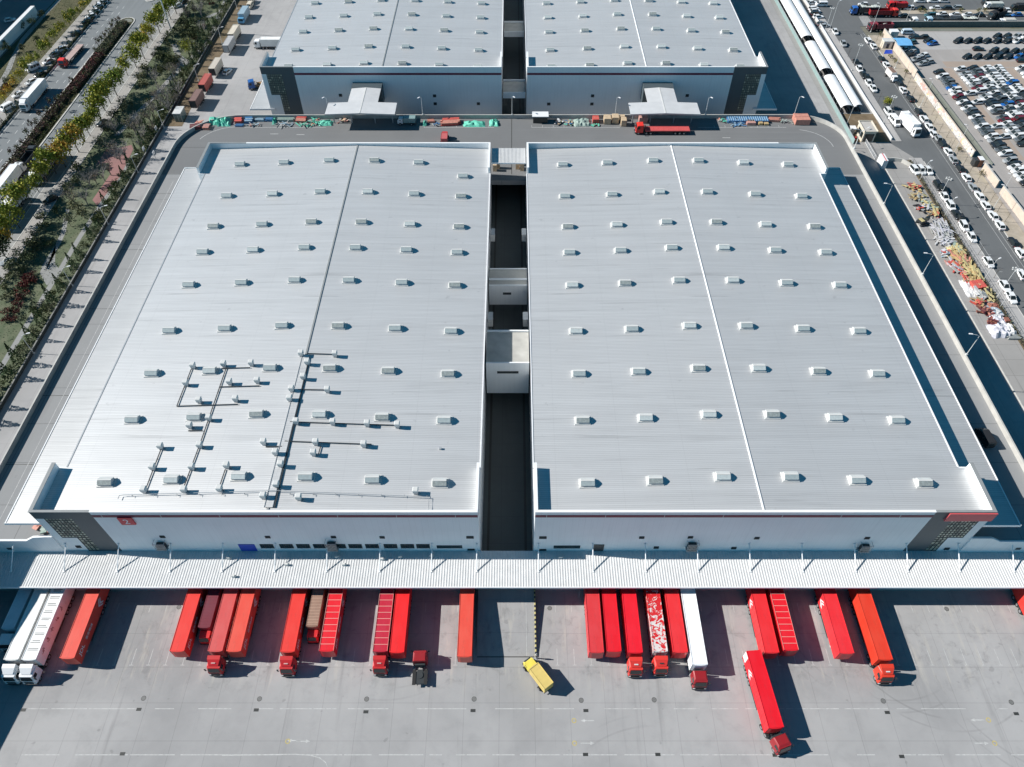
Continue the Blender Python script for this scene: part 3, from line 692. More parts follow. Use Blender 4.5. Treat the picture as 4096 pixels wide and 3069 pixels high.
# approach ramp beyond the left edge of the picture: its parapet shades the left of the yard
b=MB(); prof=[(64.2,10.9),(56,10.6),(41,8.8),(31,8),(-40,2.5)]
for (y0,z0),(y1,z1) in zip(prof,prof[1:]):
    b.add([(-112,y0,0),(-96.7,y0,0),(-96.7,y0,z0),(-112,y0,z0),(-112,y1,0),(-96.7,y1,0),(-96.7,y1,z1),(-112,y1,z1)],[(3,2,6,7),(1,5,6,2),(0,3,7,4)])
    b.add([(-97.1,y0,z0),(-96.7,y0,z0),(-96.7,y0,z0+1.2),(-97.1,y0,z0+1.2),(-97.1,y1,z1),(-96.7,y1,z1),(-96.7,y1,z1+1.2),(-97.1,y1,z1+1.2)],[(3,2,6,7),(1,5,6,2),(0,3,7,4)])
struct('approach_ramp',b,M['deckside'])
def wallrun(pts,w,z0,z1,capm=False):
    """mitred wall following a polyline"""
    n=len(pts); L=[];Rr=[]
    for i,p in enumerate(pts):
        d=(Vector(pts[min(i+1,n-1)])-Vector(pts[max(i-1,0)])).normalized(); nn=Vector((-d.y,d.x))
        L.append(Vector(p)+nn*w/2); Rr.append(Vector(p)-nn*w/2)
    b=MB()
    for i in range(n-1):
        a,c,e,f=L[i],Rr[i],Rr[i+1],L[i+1]
        b.add([(a.x,a.y,z0),(c.x,c.y,z0),(e.x,e.y,z0),(f.x,f.y,z0),(a.x,a.y,z1),(c.x,c.y,z1),(e.x,e.y,z1),(f.x,f.y,z1)],[(4,5,6,7),(0,4,7,3),(1,2,6,5)]+([(0,1,5,4)] if i==0 else [])+([(3,7,6,2)] if i==n-2 else []))
    return b
t=thing('parapet_wall','pale concrete parapet around the outer edge of the elevated ring road','parapet',(0,0,10))
op=[(x*.9975 if abs(x)>90 else x,y-.15 if y>200 else y) for x,y in outer]
obj('wall',wallrun(op,.26,0,1.14),M['concd'],t); obj('coping',wallrun(op,.32,1.14,1.22),M['concd'],t)
b=MB()
ln=arc(86,193.5,9.4,0,80,8)+arc(-84,194,10.4,95,160,8)
for p,q in zip(ln,ln[1:]):
    d=(Vector(q)-Vector(p)).normalized(); nn=Vector((-d.y,d.x))*.09
    b.sheet([(p[0]-nn.x,p[1]-nn.y),(p[0]+nn.x,p[1]+nn.y),(q[0]+nn.x,q[1]+nn.y),(q[0]-nn.x,q[1]-nn.y)][::-1],10.006) if abs(p[0]-q[0])<40 else None
for x0,x1 in ((-82,-57),(-27,-5.5),(6,33),(57,84)): b.sheet(rect(x0,x1,204.0,204.15),10.0061)
for x in (-95.3,): b.sheet(rect(x-.05,x+.05,66,176),10.0062)
for i in range(7):
    for x0 in (-27,6,62): b.sheet(rect(x0+i*3.3,x0+i*3.3+.1,204.2,205.3),10.0063)
for x,y in ((-64,200),(-72,200.4),(64.5,198.3)): b.sheet(rect(x-1.2,x+1.2,y-.12,y+.12),10.0064)
struct('deck_marking',b,M['linefaint'])
b=MB()
for y in (80.5,98,124.4,146,170,193): b.sheet(rect(-99.7,-90.2,y,y+.12),10.005)
b.sheet(rect(-.2,.0,179.3,209),10.0051); struct('expansion_joint',b,M['grate'])
# end walls of the upper road above the dock canopy
for s,lab in ((-1,'left'),(1,'right')):
    b=MB(); q=[(-83.1,5.6),(-83.1,11.6),(-84.4,11.6),(-86.6,11.4),(-88.4,10.15),(-100.1,10.15),(-100.1,5.6)] if s<0 else [(83.3,5.6),(100.3,5.6),(100.3,9.9),(88.9,9.9),(86.9,11.1),(83.3,11.1)]
    b.yprism(q,63.75,64.15); t=thing('end_wall','white stepped wall closing the %s end of the elevated road'%lab,'wall',(0,0,0))
    obj('wall',b,M['wall'],t); b=MB(); x=-92.9 if s<0 else 93.6
    b.box(x-.45,x+.45,63.7,63.76,6.9,7.6); obj('vent',b,M['dkmetal'],t)

# ---------------------------------------------------------------- warehouses
def skylight_mb():
    b=MB(); b.xprism([(-.8,-.35),(.8,-.35),(.8,.5),(.15,.95),(-.15,.95),(-.8,.5)],-1.2,1.2,0)
    b.xprism([(-.86,.47),(-.2,.93),(-.2,.97),(-.86,.51)],-1.24,1.24,1); b.xprism([(.86,.51),(.2,.97),(.2,.93),(.86,.47)],-1.24,1.24,2)
    b.xprism([(-1.0,-.35),(1.0,-.35),(1.0,.1),(-1.0,.1)],-1.5,1.5,2); b.box(-1.22,1.22,-.16,.16,.94,1.02,2)
    return b
def fan_mb():
    b=MB(); b.box(-.34,.34,-.34,.34,-.3,.55,1)
    b.loft([(-.42,-.42,.5),(.42,-.42,.5),(.42,.42,.5),(-.42,.42,.5)],[(-.48,-.48,1.35),(.48,-.48,1.35),(.48,.48,1.35),(-.48,.48,1.35)],0)
    b.loft([(-.5,-.5,1.35),(.5,-.5,1.35),(.5,.5,1.35),(-.5,.5,1.35)],[(-.4,-.4,1.48),(.4,-.4,1.48),(.4,.4,1.48),(-.4,.4,1.48)],0)
    b.box(.34,.8,-.05,.05,.1,.2,1); return b
SKR=random.Random(12)
def warehouse(name_label,xi,xo,xp,xr,y0,y1,sx,sy,capridge,front):
    """xi inner wall, xo outer wall, xp outer corner tower face, xr ridge; two slopes falling from the ridge"""
    s=-1 if xo<xi else 1
    t=thing('warehouse',name_label,'warehouse',(xr,y0,0)); ox,oy=xr,y0
    def P(n,b,m):
        if n in ('side_walls','parapet_return','corner_roof','corner_cheek','parapet_cap','corner_cap','dark_corner_panel','white_corner_infill','lattice_window'):
            o=None; nn=dict(side_walls='side_wall').get(n,n)
            for k in range(0,len(b.v),8):
                c=MB(); c.add(b.v[k:k+8],[tuple(i-k for i in f) for f in b.f[k//8*6:k//8*6+6]]); o=obj(nn,shift(c),m,t)
            return o
        return obj(n,shift(b),m,t)
    def shift(b): b.v=[(x-ox,y-oy,z) for x,y,z in b.v]; return b
    ze,zr_,zt=18.3,19.4,20.0
    zf=lambda x: zr_+(ze-zr_)*abs(x-xr)/max(abs(xo-xr),abs(xi-xr))
    xa,xb=min(xi,xo),max(xi,xo)
    # long side walls
    b=MB(); zi=zf(xi)-.12
    b.box(min(xo,xo-s*.3),max(xo,xo-s*.3),y0+.3,y1-.3,0,zf(xo)-.12); b.box(min(xi,xi+s*.3),max(xi,xi+s*.3),y0+.3,y1-.3,0,zi)
    P('side_walls',b,M['wall'])
    xw=xp-s*10.4                                     # where the dark corner tower begins
    b=MB(); b.box(min(xw,xi),max(xw,xi),y0,y0+.3,0,zt); P('front_wall',b,M['wall'])
    b=MB(); b.box(min(xp,xi),max(xp,xi),y1-.3,y1,0,zt); P('rear_wall',b,M['wall'])
    # roof
    b=MB(); n=6
    xs_=[xa+s*0 ,xr,xb]
    lo,hi=(xa-.15,xb+.05) if s<0 else (xa-.05,xb+.15)
    b.add([(lo,y0+.32,zf(lo)),(xr,y0+.32,zr_),(xr,y1-.32,zr_),(lo,y1-.32,zf(lo))],[(0,1,2,3)])
    b.add([(xr,y0+.32,zr_),(hi,y0+.32,zf(hi)),(hi,y1-.32,zf(hi)),(xr,y1-.32,zr_)],[(0,1,2,3)])
    P('roof',b,M['roof'])
    b=MB(); w=.28 if capridge=='darkcap' else .17
    b.yprism([(xr-w,zr_-.02),(xr+w,zr_-.02),(xr+w*.6,zr_+.14),(xr-w*.6,zr_+.14)],y0+.4,y1-.4); P('ridge_cap',b,M[capridge])
    # gutters
    b=MB(); b.box(min(xo,xo+s*.24),max(xo,xo+s*.24),y0+10.4,y1-12.2,zf(xo)-.35,zf(xo)+.06); P('gutter',b,M['steel'] if s<0 else M['cap'])
    b=MB(); b.box(min(xi,xi-s*.2),max(xi,xi-s*.2),y0+10.2,y1-12.2,zf(xi)-.3,zf(xi)+.1); P('gutter',b,M['cap'])
    # parapet returns at the corners
    b=MB()
    x_=xp
    for (ya,yb) in ((y0+.3,y0+10.2),(y1-12,y1-.3)):
        b.box(min(x_,x_-s*.5),max(x_,x_-s*.5),ya,yb,15.2,zt)
        xx=xi; b.box(min(xx,xx+s*.4),max(xx,xx+s*.4),ya,yb,17.5,zt)
    P('parapet_return',b,M['wall'])
    b=MB()
    for (ya,yb) in ((y0+.3,y0+10.2),(y1-12,y1-.3)): b.box(min(xp-s*.5,xo+s*.15),max(xp-s*.5,xo+s*.15),ya,yb,17.6,zf(xo)-.01)
    P('corner_roof',b,M['roof'])
    # soffit closing the gap between tower face and wall
    b=MB(); b.box(min(xp,xo),max(xp,xo),y0+10.2,y0+10.45,10,zf(xo)-.02); b.box(min(xp,xo),max(xp,xo),y1-12.2,y1-12,10,zf(xo)-.02); P('corner_cheek',b,M['wall'])
    # cappings
    b=MB(); c=.04
    b.box(min(xw,xi)-(0 if s<0 else 0),max(xw,xi),y0-.06,y0+.42,zt,zt+.1); b.box(min(xw,xi),max(xw,xi),y1-.42,y1+.06,zt,zt+.1)
    b.box(min(xi,xi+s*.46)-.03,max(xi,xi+s*.46)+.03,y0+.42,y0+10.2,zt,zt+.1); b.box(min(xi,xi+s*.46)-.03,max(xi,xi+s*.46)+.03,y1-12,y1-.42,zt,zt+.1)
    P('parapet_cap',b,M['cap'])
    b=MB()
    b.box(min(xp+s*.08,xw),max(xp+s*.08,xw),y0-.06,y0+.42,zt,zt+.1); b.box(min(xp+s*.08,xw),max(xp+s*.08,xw),y1-.42,y1+.06,zt,zt+.1)
    b.box(min(xp+s*.08,xp-s*.58),max(xp+s*.08,xp-s*.58),y0+.42,y0+10.2,zt,zt+.1); b.box(min(xp+s*.08,xp-s*.58),max(xp+s*.08,xp-s*.58),y1-12,y1-.42,zt,zt+.1)
    P('corner_cap',b,M['darkcap'])
    # dark corner tower: frame panels round the lattice window and white infill
    q=lambda a,c: (min(xp-s*a,xp-s*c),max(xp-s*a,xp-s*c))
    b=MB(); b.box(*q(0,10.4),y0,y0+.3,17.75,zt); b.box(*q(7.2,10.4),y0,y0+.3,0,17.75); b.box(*q(4.2,6.4),y0,y0+.3,0,5.2); b.box(*q(6.4,7.2),y0,y0+.3,0,17.75); P('dark_corner_panel',b,M['dark'])
    b=MB(); b.box(*q(0,1.5),y0+.02,y0+.3,0,17.73); b.box(*q(1.5,4.2),y0+.02,y0+.3,0,10.85); P('white_corner_infill',b,M['wall'])
    # lattice glazing
    b=MB(); b.box(*q(1.5,6.38),y0+.12,y0+.2,10.87,17.73); b.box(*q(4.22,6.38),y0+.12,y0+.2,5.2,10.87); lw=P('lattice_window',b,M['latglass'])
    b=MB()
    def lat(a0,a1,z0,z1):
        nx=int((a1-a0)/.6); nz=int((z1-z0)/.75)
        for i in range(nx+1):
            a=a0+(a1-a0)*i/nx; b.box(*q(a-.05,a+.05),y0+.04,y0+.12,z0,z1,0)
        for k in range(nz+1):
            zz=z0+(z1-z0)*k/nz; b.box(*q(a0,a1),y0+.05,y0+.13,zz-.05,zz+.05,0)
        r=random.Random(3)
        for i in range(nx):
            for k in range(nz):
                if r.random()<front.get('panes',.62):
                    a=a0+(a1-a0)*(i+.18)/nx; a2=a0+(a1-a0)*(i+.82)/nx; za=z0+(z1-z0)*(k+.15)/nz; zb=z0+(z1-z0)*(k+.8)/nz
                    b.box(*q(a,a2),y0+.09,y0+.115,za,zb,1)
    lat(1.55,6.35,10.9,17.7); lat(4.25,6.35,5.25,10.8)
    o=obj('lattice_grille',shift(b),[M['darkgrille'],M['latpane']],lw)
    # maroon stripe with joints
    b=MB(); b.box(min(xw,xi+s*.05),max(xw,xi+s*.05),y0-.05,y0,front.get('sz',(18.3,19.05))[0],front.get('sz',(18.3,19.05))[1]); P('stripe',b,M['stripe'])
    # skylights
    for yy in sy:
        for k,xx in enumerate(sx):
            dy=front.get('sky_dy',{}).get((k,yy),0)
            dd=[-.35,0,.5,.4,0,-.5][k] if s<0 else [-.5,-.2,.4,.4,-.1,-.5][k]
            v=SKR.random(); o_=cpart('skylight','skylight',skylight_mb,[M['skyframe'],M['translucent'],M['offw']],t,(xx-ox+SKR.uniform(-.1,.1),yy+dd+dy-oy,zf(xx)+.1),SKR.gauss(0,.008))
            o_.material_slots[1].link='OBJECT'; o_.material_slots[1].material=M['translucent' if v<.5 else 'translucent2' if v<.75 else 'translucent3']
    return t,shift,zf
M['latglass']=mat('lattice_backing',(.16,.18,.15),.3,var=.35,scale=1.2); M['darkgrille']=mat('grille_bars',(.04,.05,.05),.5)
M['latpane']=mat('grille_pane',(.42,.42,.33),.4,var=.35,scale=2)
skyY=[171.1,157.0,144.6,134.9,123.5,109.1,97.1,85.3,71.2]
tL,shL,zfL=warehouse('long grey roofed warehouse with rooftop fans and a red number two sign, front left',-5.9,-81.2,-83.1,-42.3,64.0,179.3,[-72.7,-60.9,-48.9,-36.8,-24.9,-12.95],skyY,'darkcap',dict(sky_dy={(5,171.1):-5.3}))
tR,shR,zfR=warehouse('long grey roofed warehouse with a red panel on its dark corner, front right',4.0,81.4,83.3,43.6,64.0,179.3,[13.55,25.5,37.65,49.75,61.8,73.7],skyY,'cap',{})
rY=[225.2,236.4,249.3,260.4,271.9,283.5,295]
tA,shA,_=warehouse('rear left warehouse with a T shaped porch roof on its front wall',-3.3,-77.2,-78.7,-40.7,222.0,336,[-70.3,-58.3,-46.6,-34.6,-22.85,-10.85],rY,'darkcap',dict(sz=(17.5,18.15),panes=.22))
tB,shB,_=warehouse('rear right warehouse with a T shaped porch roof and a shaded corner',4.7,78.4,79.8,42.15,222.0,336,[12.45,24.45,36.5,48.6,60.4,71.8],rY,'cap',dict(sz=(17.5,18.15),panes=.22))
def P(t,sh,n,b,m,par=None): return obj(n,sh(b),m,par or t)
# front details, left building (wall face at y=64)
def vent(t,sh,x,z,w=.9,h=.75,y=64.0,m='dkmetal',name='wall_vent'):
    b=MB(); b.box(x-w/2,x+w/2,y-.06,y,z-h/2,z+h/2,0)
    for k in range(3): b.box(x-w/2-.04,x+w/2+.04,y-.12,y-.06,z-h/2+h*k/3,z-h/2+h*k/3+.06,0)
    return P(t,sh,name,b,M[m])
def acbox(t,sh,x,z0,z1,w=2.0):
    b=MB(); b.box(x-w/2,x+w/2,62.95,64,z0,z0+.1,0); b.box(x-w/2+.25,x+w/2-.25,63.1,63.9,z0+.1,z1-.75,1)
    for i in range(9): b.box(x-w/2+i*(w-.06)/8,x-w/2+.06+i*(w-.06)/8,62.95,63.0,z0,z1,0)
    for zz in (z0+.9,z1-.06): b.box(x-w/2,x+w/2,62.95,63.02,zz,zz+.06,0)
    for s in (-1,1): b.box(x+s*w/2-.03,x+s*w/2+.03,62.95,64,z1-.06,z1,0)
    return P(t,sh,'equipment_cage',b,[M['steel'],M['dkmetal']])
for x,z in ((-63.2,11.4),(-64.1,7.3),(-44.2,11.3),(-32.3,11.3),(-23.5,11.2)): vent(tL,shL,x,z)
vent(tL,shL,-80.1,7.6); vent(tL,shL,-7.6,11.2,1.3,.8); vent(tL,shL,-7.6,6.5,1.3,.5)
acbox(tL,shL,-64.2,8.0,10.2); acbox(tL,shL,-32.95,7.6,10.4)
b=MB(); b.box(-50.4,-47.4,63.9,64,6.05,8.5); P(tL,shL,'blue_door',b,M['blue'])
for x in (-45.2,-41.6,-38.5,-35.4,-31.9,-28.9,-25.8,-22.4,-19.3,-16.4):
    b=MB(); b.box(x-1.22,x+1.22,63.93,64,7.0,8.55,0); w=P(tL,shL,'window',b,M['glass'])
    b=MB(); 
    for i in range(4): b.box(x-1.22+i*.797,x-1.17+i*.797,63.88,63.93,7.0,8.55,0)
    b.box(x-1.22,x+1.22,63.88,63.925,7.75,7.8,0); obj('window_frame',shL(b),M['dkmetal'],w)
b=MB(); b.box(-13.9,-9.2,63.93,64,7.0,8.05); P(tL,shL,'louvre_window',b,M['glass'])
b=MB(); b.box(-68.5,-66.0,63.72,63.94,16.1,18.4); sg=P(tL,shL,'number_sign',b,M['red'])
tx=put('numeral',lettering('two','2',2.1,M['white']),sg,(-67.25+42.3,63.7-64,16.55))
# right building
for x,z in ((23.5,11.1),(26.7,7.3),(32.3,11.2),(44.4,10.9),(41.1,7.1),(64.4,10.9),(64.4,6.9)): vent(tR,shR,x,z)
vent(tR,shR,80.7,6.8); vent(tR,shR,5.6,11.1,1.3,.8); vent(tR,shR,5.7,6.4,1.3,.5)
acbox(tR,shR,33.0,7.5,10.1); acbox(tR,shR,64.8,7.2,9.5)
b=MB(); b.box(7.7,12.6,63.93,64,6.95,8.0); P(tR,shR,'louvre_window',b,M['glass'])
b=MB(); b.box(15.1,17.0,63.9,64,6.05,8.4); P(tR,shR,'dark_door',b,M['dkmetal'])
M['redpanel']=mat('corner_red',(.62,.1,.11),.5,var=.05)
b=MB(); b.box(75.3,83.5,63.7,63.98,17.4,19.85); P(tR,shR,'red_corner_panel',b,M['redpanel'])
# stripe joints are white strips
for t,sh,x0,x1 in ((tL,shL,-71,-7),(tR,shR,6,72)):
    x=x0
    while x<x1: b=MB(); b.box(x-.04,x+.04,63.93,63.99,18.3,19.07); x+=10.2; P(t,sh,'stripe_joint',b,M['offw'])
# rooftop fans, trays and pipework, left building
fans=[(-43.1,100.9),(-36.2,100.9),(-41.4,98.5),(-64.6,98.1),(-58.4,98.4),(-52.8,98.5),(-64.7,93.5),(-56.0,93.6),(-50.5,93.8),(-41.5,94.6),(-43.2,91.5),(-36.2,91.4),(-60.8,89.0),(-53.7,89.2),(-43.1,89.1),(-57.7,84.6),(-60.9,82.9),(-40.8,83.5),(-33.9,83.5),(-27.4,83.3),(-21.7,83.1),(-45.9,78.8),(-36.3,78.8),(-27.4,78.5),(-57.7,78.3),(-43.2,76.4),(-36.3,76.4),(-57.8,73.5),(-51.5,73.7),(-41.7,73.8),(-57.8,68.7),(-51.5,68.8),(-41.6,69.5),(-43.4,67.2),(-37.2,67.0),(-17.0,68.6),(-65.0,78.2),(-65.0,73.6),(-65.0,68.8)]
for x,y in fans: cpart('fan','roof_fan',fan_mb,[M['offw'],M['steel']],tL,(x+42.3,y-64,zfL(x)),0)
trays=[[(-65.0,97.8),(-65.1,88.1),(-53.2,88.3)],[(-57.9,97.8),(-58.0,79.4),(-58.3,69.7)],[(-58.8,97.7),(-53.0,97.8)],[(-58.0,92.8),(-50.0,92.9)],[(-41.4,99.7),(-41.2,65.2)],[(-42.1,101.4),(-36.8,101.3)],[(-42.1,91.8),(-36.8,91.8)],[(-42.1,83.8),(-21.7,83.4)],[(-42.2,79.3),(-26.1,78.9)],[(-35.4,78.3),(-35.5,76.5)],[(-45.5,78.1),(-42.5,78.1)],[(-61.1,82.1),(-58.4,82.1)],[(-51.8,73.2),(-51.9,69.8)],[(-65.0,78.0),(-65.05,69.0)]]
for l in trays:
    b=MB()
    for (xa,ya),(xb,yb) in zip(l,l[1:]):
        d=Vector((xb-xa,yb-ya)); n=max(1,int(d.length/2))
        for i in range(n):
            p=(xa+d.x*i/n,ya+d.y*i/n); q=(xa+d.x*(i+1)/n,ya+d.y*(i+1)/n); u=d.normalized()
            pz,qz=zfL(p[0]),zfL(q[0]); w=.085; px,py=-u.y*w,u.x*w
            b.add([(p[0]-px,p[1]-py,pz+.16),(q[0]-px,q[1]-py,qz+.16),(q[0]+px,q[1]+py,qz+.16),(p[0]+px,p[1]+py,pz+.16),(p[0]-px,p[1]-py,pz+.25),(q[0]-px,q[1]-py,qz+.25),(q[0]+px,q[1]+py,qz+.25),(p[0]+px,p[1]+py,pz+.25)],[(4,5,6,7),(0,1,5,4),(2,3,7,6),(0,4,7,3),(1,2,6,5),(3,2,1,0)])
            b.box(p[0]-.05,p[0]+.05,p[1]-.05,p[1]+.05,pz-.05,pz+.16)
    obj('cable_tray',shL(b),M['dkmetal'],tL)
b=MB()
pp=[(-69.2,67.2),(-69.2,67.9),(-68.5,68.0),(-43.7,68.4),(-42.3,68.45),(-30,68.1),(-14.6,67.6),(-14.5,65.1)]
b.tube([(x,y,zfL(x)+.45) for x,y in pp],.06,6)
for x in range(-67,-14,4): b.box(x-.03,x+.03,67.95,68.05,zfL(x),zfL(x)+.42); b.box(x-.03,x+.03,67.6,68.05,zfL(x)+.38,zfL(x)+.42)
obj('roof_pipe',shL(b),M['steel'],tL)
b=MB(); b.add([(-42.9,65.2,19.62),(-41.5,65.2,19.6),(-41.5,101,19.6),(-42.9,101,19.62)],[(0,1,2,3)]); 
obj('ridge_walkway',shL(b),M['roof'],tL)
for x in (-42.95,-41.5): b=MB(); b.box(x-.05,x+.05,65.2,101,19.55,19.7); obj('walkway_rail',shL(b),M['steel'],tL)
b=MB(); b.box(-13.5,-13.1,78,78.4,18.5,19.0); obj('roof_hatch',shL(b),M['steel'],tL)
# side canopies on the upper level
def sidecanopy(t,sh,x0,x1,y0,y1,z,rods,nm='side_canopy'):
    s=-1 if x1<x0 else 1
    b=MB(); a,c=min(x0,x1),max(x0,x1)
    za,zc=(z,z+.25) if s<0 else (z+.25,z)
    b.add([(a,y0,za),(c,y0,zc),(c,y1,zc),(a,y1,za),(a,y0,za-.2),(c,y0,zc-.2),(c,y1,zc-.2),(a,y1,za-.2)],[(0,1,2,3),(7,6,5,4),(0,4,5,1),(1,5,6,2),(2,6,7,3),(3,7,4,0)])
    o=obj(nm,sh(b),M['ribside'],t)
    b=MB(); e=x1
    b.box(e-.09,e+.09,y0-.1,y1+.1,z-.32,z+.1); b.box(a,c,y0-.12,y0-.02,z-.25,z+.34); b.box(a,c,y1+.02,y1+.12,z-.25,z+.34)
    obj('canopy_fascia',sh(b),M['cap'],o)
    for yy in rods:
        b=MB(); b.tube([(x0+s*2.2,yy,z+.2),(x0+s*.0,yy,z+2.2)],.07,5); obj('tie_rod',sh(b),M['steel'],o)
    return o
yr=[68+9.6*i for i in range(11)]
sidecanopy(tL,shL,-81.3,-90,64.6,174.5,15,yr); sidecanopy(tR,shR,81.5,90.1,64.2,174.5,15,yr)
sidecanopy(tA,shA,-77.3,-85.4,221.8,330,6,[227+9.6*i for i in range(6)]); sidecanopy(tB,shB,78.5,86.3,221.8,330,6,[227+9.6*i for i in range(6)])
# rear building fronts: vents and T porches
for x,z in ((-55.1,10.8),(-24.9,10.6),(-24.9,7.9),(-10.9,7.9)): vent(tA,shA,x,z,1.0,.9,222)
for x,z in ((25.9,10.6),(25.9,7.8),(11.9,7.8),(56.3,10.7)): vent(tB,shB,x,z,1.0,.9,222)
def porch(t,sh,xc):
    zz=15.3
    def slab(x0,x1,y0,y1,b,zc):
        b.yprism([(x0,zz-.35),(xc,zz),(x1,zz-.35),(x1,zz-.5),(xc,zz-.15),(x0,zz-.5)],y0,y1)
    b=MB(); slab(xc-10.5,xc+10.5,203.0,209.7,b,0); b2=b; slab(xc-4.6,xc+4.6,209.7,218.4,b,0)
    o=obj('porch_roof',sh(b),M['porch'],t)
    b=MB(); b.yprism([(xc-10.55,zz-.75),(xc-10.55,zz-.33),(xc,zz+.02),(xc+10.55,zz-.33),(xc+10.55,zz-.75),(xc,zz-.4)],202.9,203.05); obj('fascia',sh(b),M['steel'],o)
    b=MB(); b.box(xc-.15,xc+.15,203.1,218.3,zz,zz+.06); obj('ridge',sh(b),M['offw'],o)
    for dx in (-9,-3.6,3.6,9):
        b=MB(); b.box(xc+dx-.15,xc+dx+.15,206.5,206.8,10,zz-.45); obj('column',sh(b),M['steel'],o)
    b=MB(); b.box(xc-4.7,xc+4.7,218.4,222,9.6,zz-.2); obj('vestibule',sh(b),M['dark'],t)
    b=MB(); b.box(xc-4.7,xc+4.7,209.6,218.4,9.2,10.0); obj('bridge_slab',sh(b),M['concrete'],t)
M['porch']=mat('porch_sheet',(.56,.565,.57),.5,var=.06,scale=.5)
porch(tA,shA,-45.7); porch(tB,shB,46.1)

# ---------------------------------------------------------------- links across the lane
def link(label,x0,x1,y0,y1,z0,z1,slot=None,par=1.0,name='link_bridge'):
    t=thing(name,label,'link bridge',((x0+x1)/2,y0,0)); ox,oy=(x0+x1)/2,y0
    b=MB(); b.box(x0-ox,x1-ox,0,y1-oy,z0,z1); obj('deck_slab',b,M['lpale'],t)
    for ya in (-.3,y1-oy): b=MB(); b.box(x0-ox,x1-ox,ya,ya+.3,z0,z1+par); obj('parapet',b,M['wall'],t)
    if slot:
        b=MB(); b.box(slot[0]-ox,slot[1]-ox,-.36,-.3,slot[2],slot[3]); obj('slot_window',b,M['dkmetal'],t)
    return t
M['lpale']=mat('link_concrete',(.4,.39,.36),.85,var=.15,scale=.5)
link('pale flat roofed link bridge with a dark slot window, half lit, in the middle lane',-5.55,3.65,103.4,112.6,4.7,14.3,(-3.2,1.4,11.4,12.1),.45)
link('white link bridge with a small dark window, deep in the middle lane',-5.55,3.65,131.6,133.4,4.85,10.9,(-2.2,-.2,8.2,8.9),.3)
link('wide grey link slab behind the white link bridge in the middle lane',-5.55,3.65,134.0,137.4,7,10.9,None,.2)
t=thing('lane_canopy','ribbed white canopy roof bridging the lane behind the parapet','canopy',(-.95,172,0))
b=MB()
b.box(-4.6,4.6,0,7.1,18.3,18.42)
for i in range(25): b.box(-4.6+i*.37,-4.48+i*.37,0,7.1,18.42,18.5)
obj('roof_sheet',b,M['rib'],t); b=MB(); b.box(-4.6,4.6,-.1,0,18.1,18.55); obj('fascia',b,M['cap'],t)
link('grey link slab at the near end of the rear lane',-2.9,4.3,224.4,232.4,8.6,10,None,.6)
link('grey link slab further back along the rear lane',-2.9,4.3,268,276,8.6,10,None,.6)
for i,(x,y) in enumerate(((-5.0,121),(3.1,121),(-5.0,152),(3.1,152))):
    t=thing('dock_hood','small grey hood on the %s wall of the lane, %s white bridge'%(('left','right')[i%2],'just before the' if i<2 else 'well beyond the'),'dock hood',(x,y,0),0,'dock hoods in the lane')
    b=MB(); b.box(-.55,.55,-1.2,1.2,8.8,11); obj('hood',b,M['offw'],t); b=MB(); b.box(-.6,.6,-1.3,1.3,11,11.12); obj('hood_top',b,M['steel'],t)

# ---------------------------------------------------------------- dock canopy
t=thing('dock_canopy','long white ribbed loading canopy with slanted tie rods along the front docks','canopy',(0,56.8,0))
b=MB(); b.box(-98,98,0.05,7.2,5.78,5.92,0)
x=-98
while x<98: b.add([(x,.05,5.92),(x+.06,.05,5.975),(x+.2,.05,5.975),(x+.26,.05,5.92),(x,7.15,5.92),(x+.06,7.15,5.975),(x+.2,7.15,5.975),(x+.26,7.15,5.92)],[(0,1,5,4),(1,2,6,5),(2,3,7,6),(0,3,2,1)],0); x+=.48
obj('roof_sheet',b,M['rib'],t)
b=MB(); b.box(-98,98,-.12,.05,5.6,6.04); obj('fascia',b,M['cap'],t)
rx=[-91.56,-81.9,-72.18,-62.56,-53.02,-43.41,-33.9,-24.21,-14.71,-6.46,4.85,14.84,24.48,34.03,43.59,53.17,62.85,72.39,81.89,91.8]
for x in rx:
    b=MB(); b.tube([(x,3.05,6.0),(x,7.1,8.75)],.1,6); b.box(x-.16,x+.16,2.85,3.25,5.98,6.1); b.box(x-.14,x+.14,7.0,7.16,8.6,8.95); obj('tie_rod',b,M['cap'],t)
for x in [v for v in rx if v not in (-6.46,)]:
    b=MB(); b.box(x-.1,x+.1,.2,7.1,5.45,5.78); obj('beam',b,M['steel'],t)
for x,y in ((-50.6,2.0),(-52.4,5.6),(-41.4,4.3),(-32.5,5.9),(-30.9,4.3),(-24,5.4),(-20.8,5.9),(-15,6.1),(8.9,5.8)):
    b=MB(); b.box(x-.28,x+.28,y-.2,y+.2,6.0,6.55); b.box(x+.28,x+.5,y-.12,y+.12,6.1,6.4); obj('camera_unit' if y<3 else 'lamp_unit',b,M['offw'],t)
t=thing('loading_dock','shaded concrete loading dock with pale edge under the white canopy','loading dock',(0,58.9,0))
for xa,xb in ((-97,-6.4),(4.4,97)):
    b=MB(); b.box(xa,xb,0,5.1,0,1.22); pf=obj('platform',b,M['concrete'],t)
    b=MB(); b.box(xa,xb,-.12,.0,.9,1.25); obj('edge',b,M['offw'],pf)
for i in range(28):
    x=-92+i*6.7
    if -9<x<8: continue
    b=MB(); b.box(x-1.5,x+1.5,4.8,5.08,1.22,4.8); obj('dock_door',b,M['steel'],t)
t=thing('side_stairs','grey railing posts beside the ramp under the canopy','railing',(12.5,57.5,0))
for x in (0,3.2): b=MB(); b.tube([(x,0,0),(x,0,1.1),(x,1.4,2.3),(x,1.4,1.2)],.04,5); obj('rail',b,M['offw'],t)
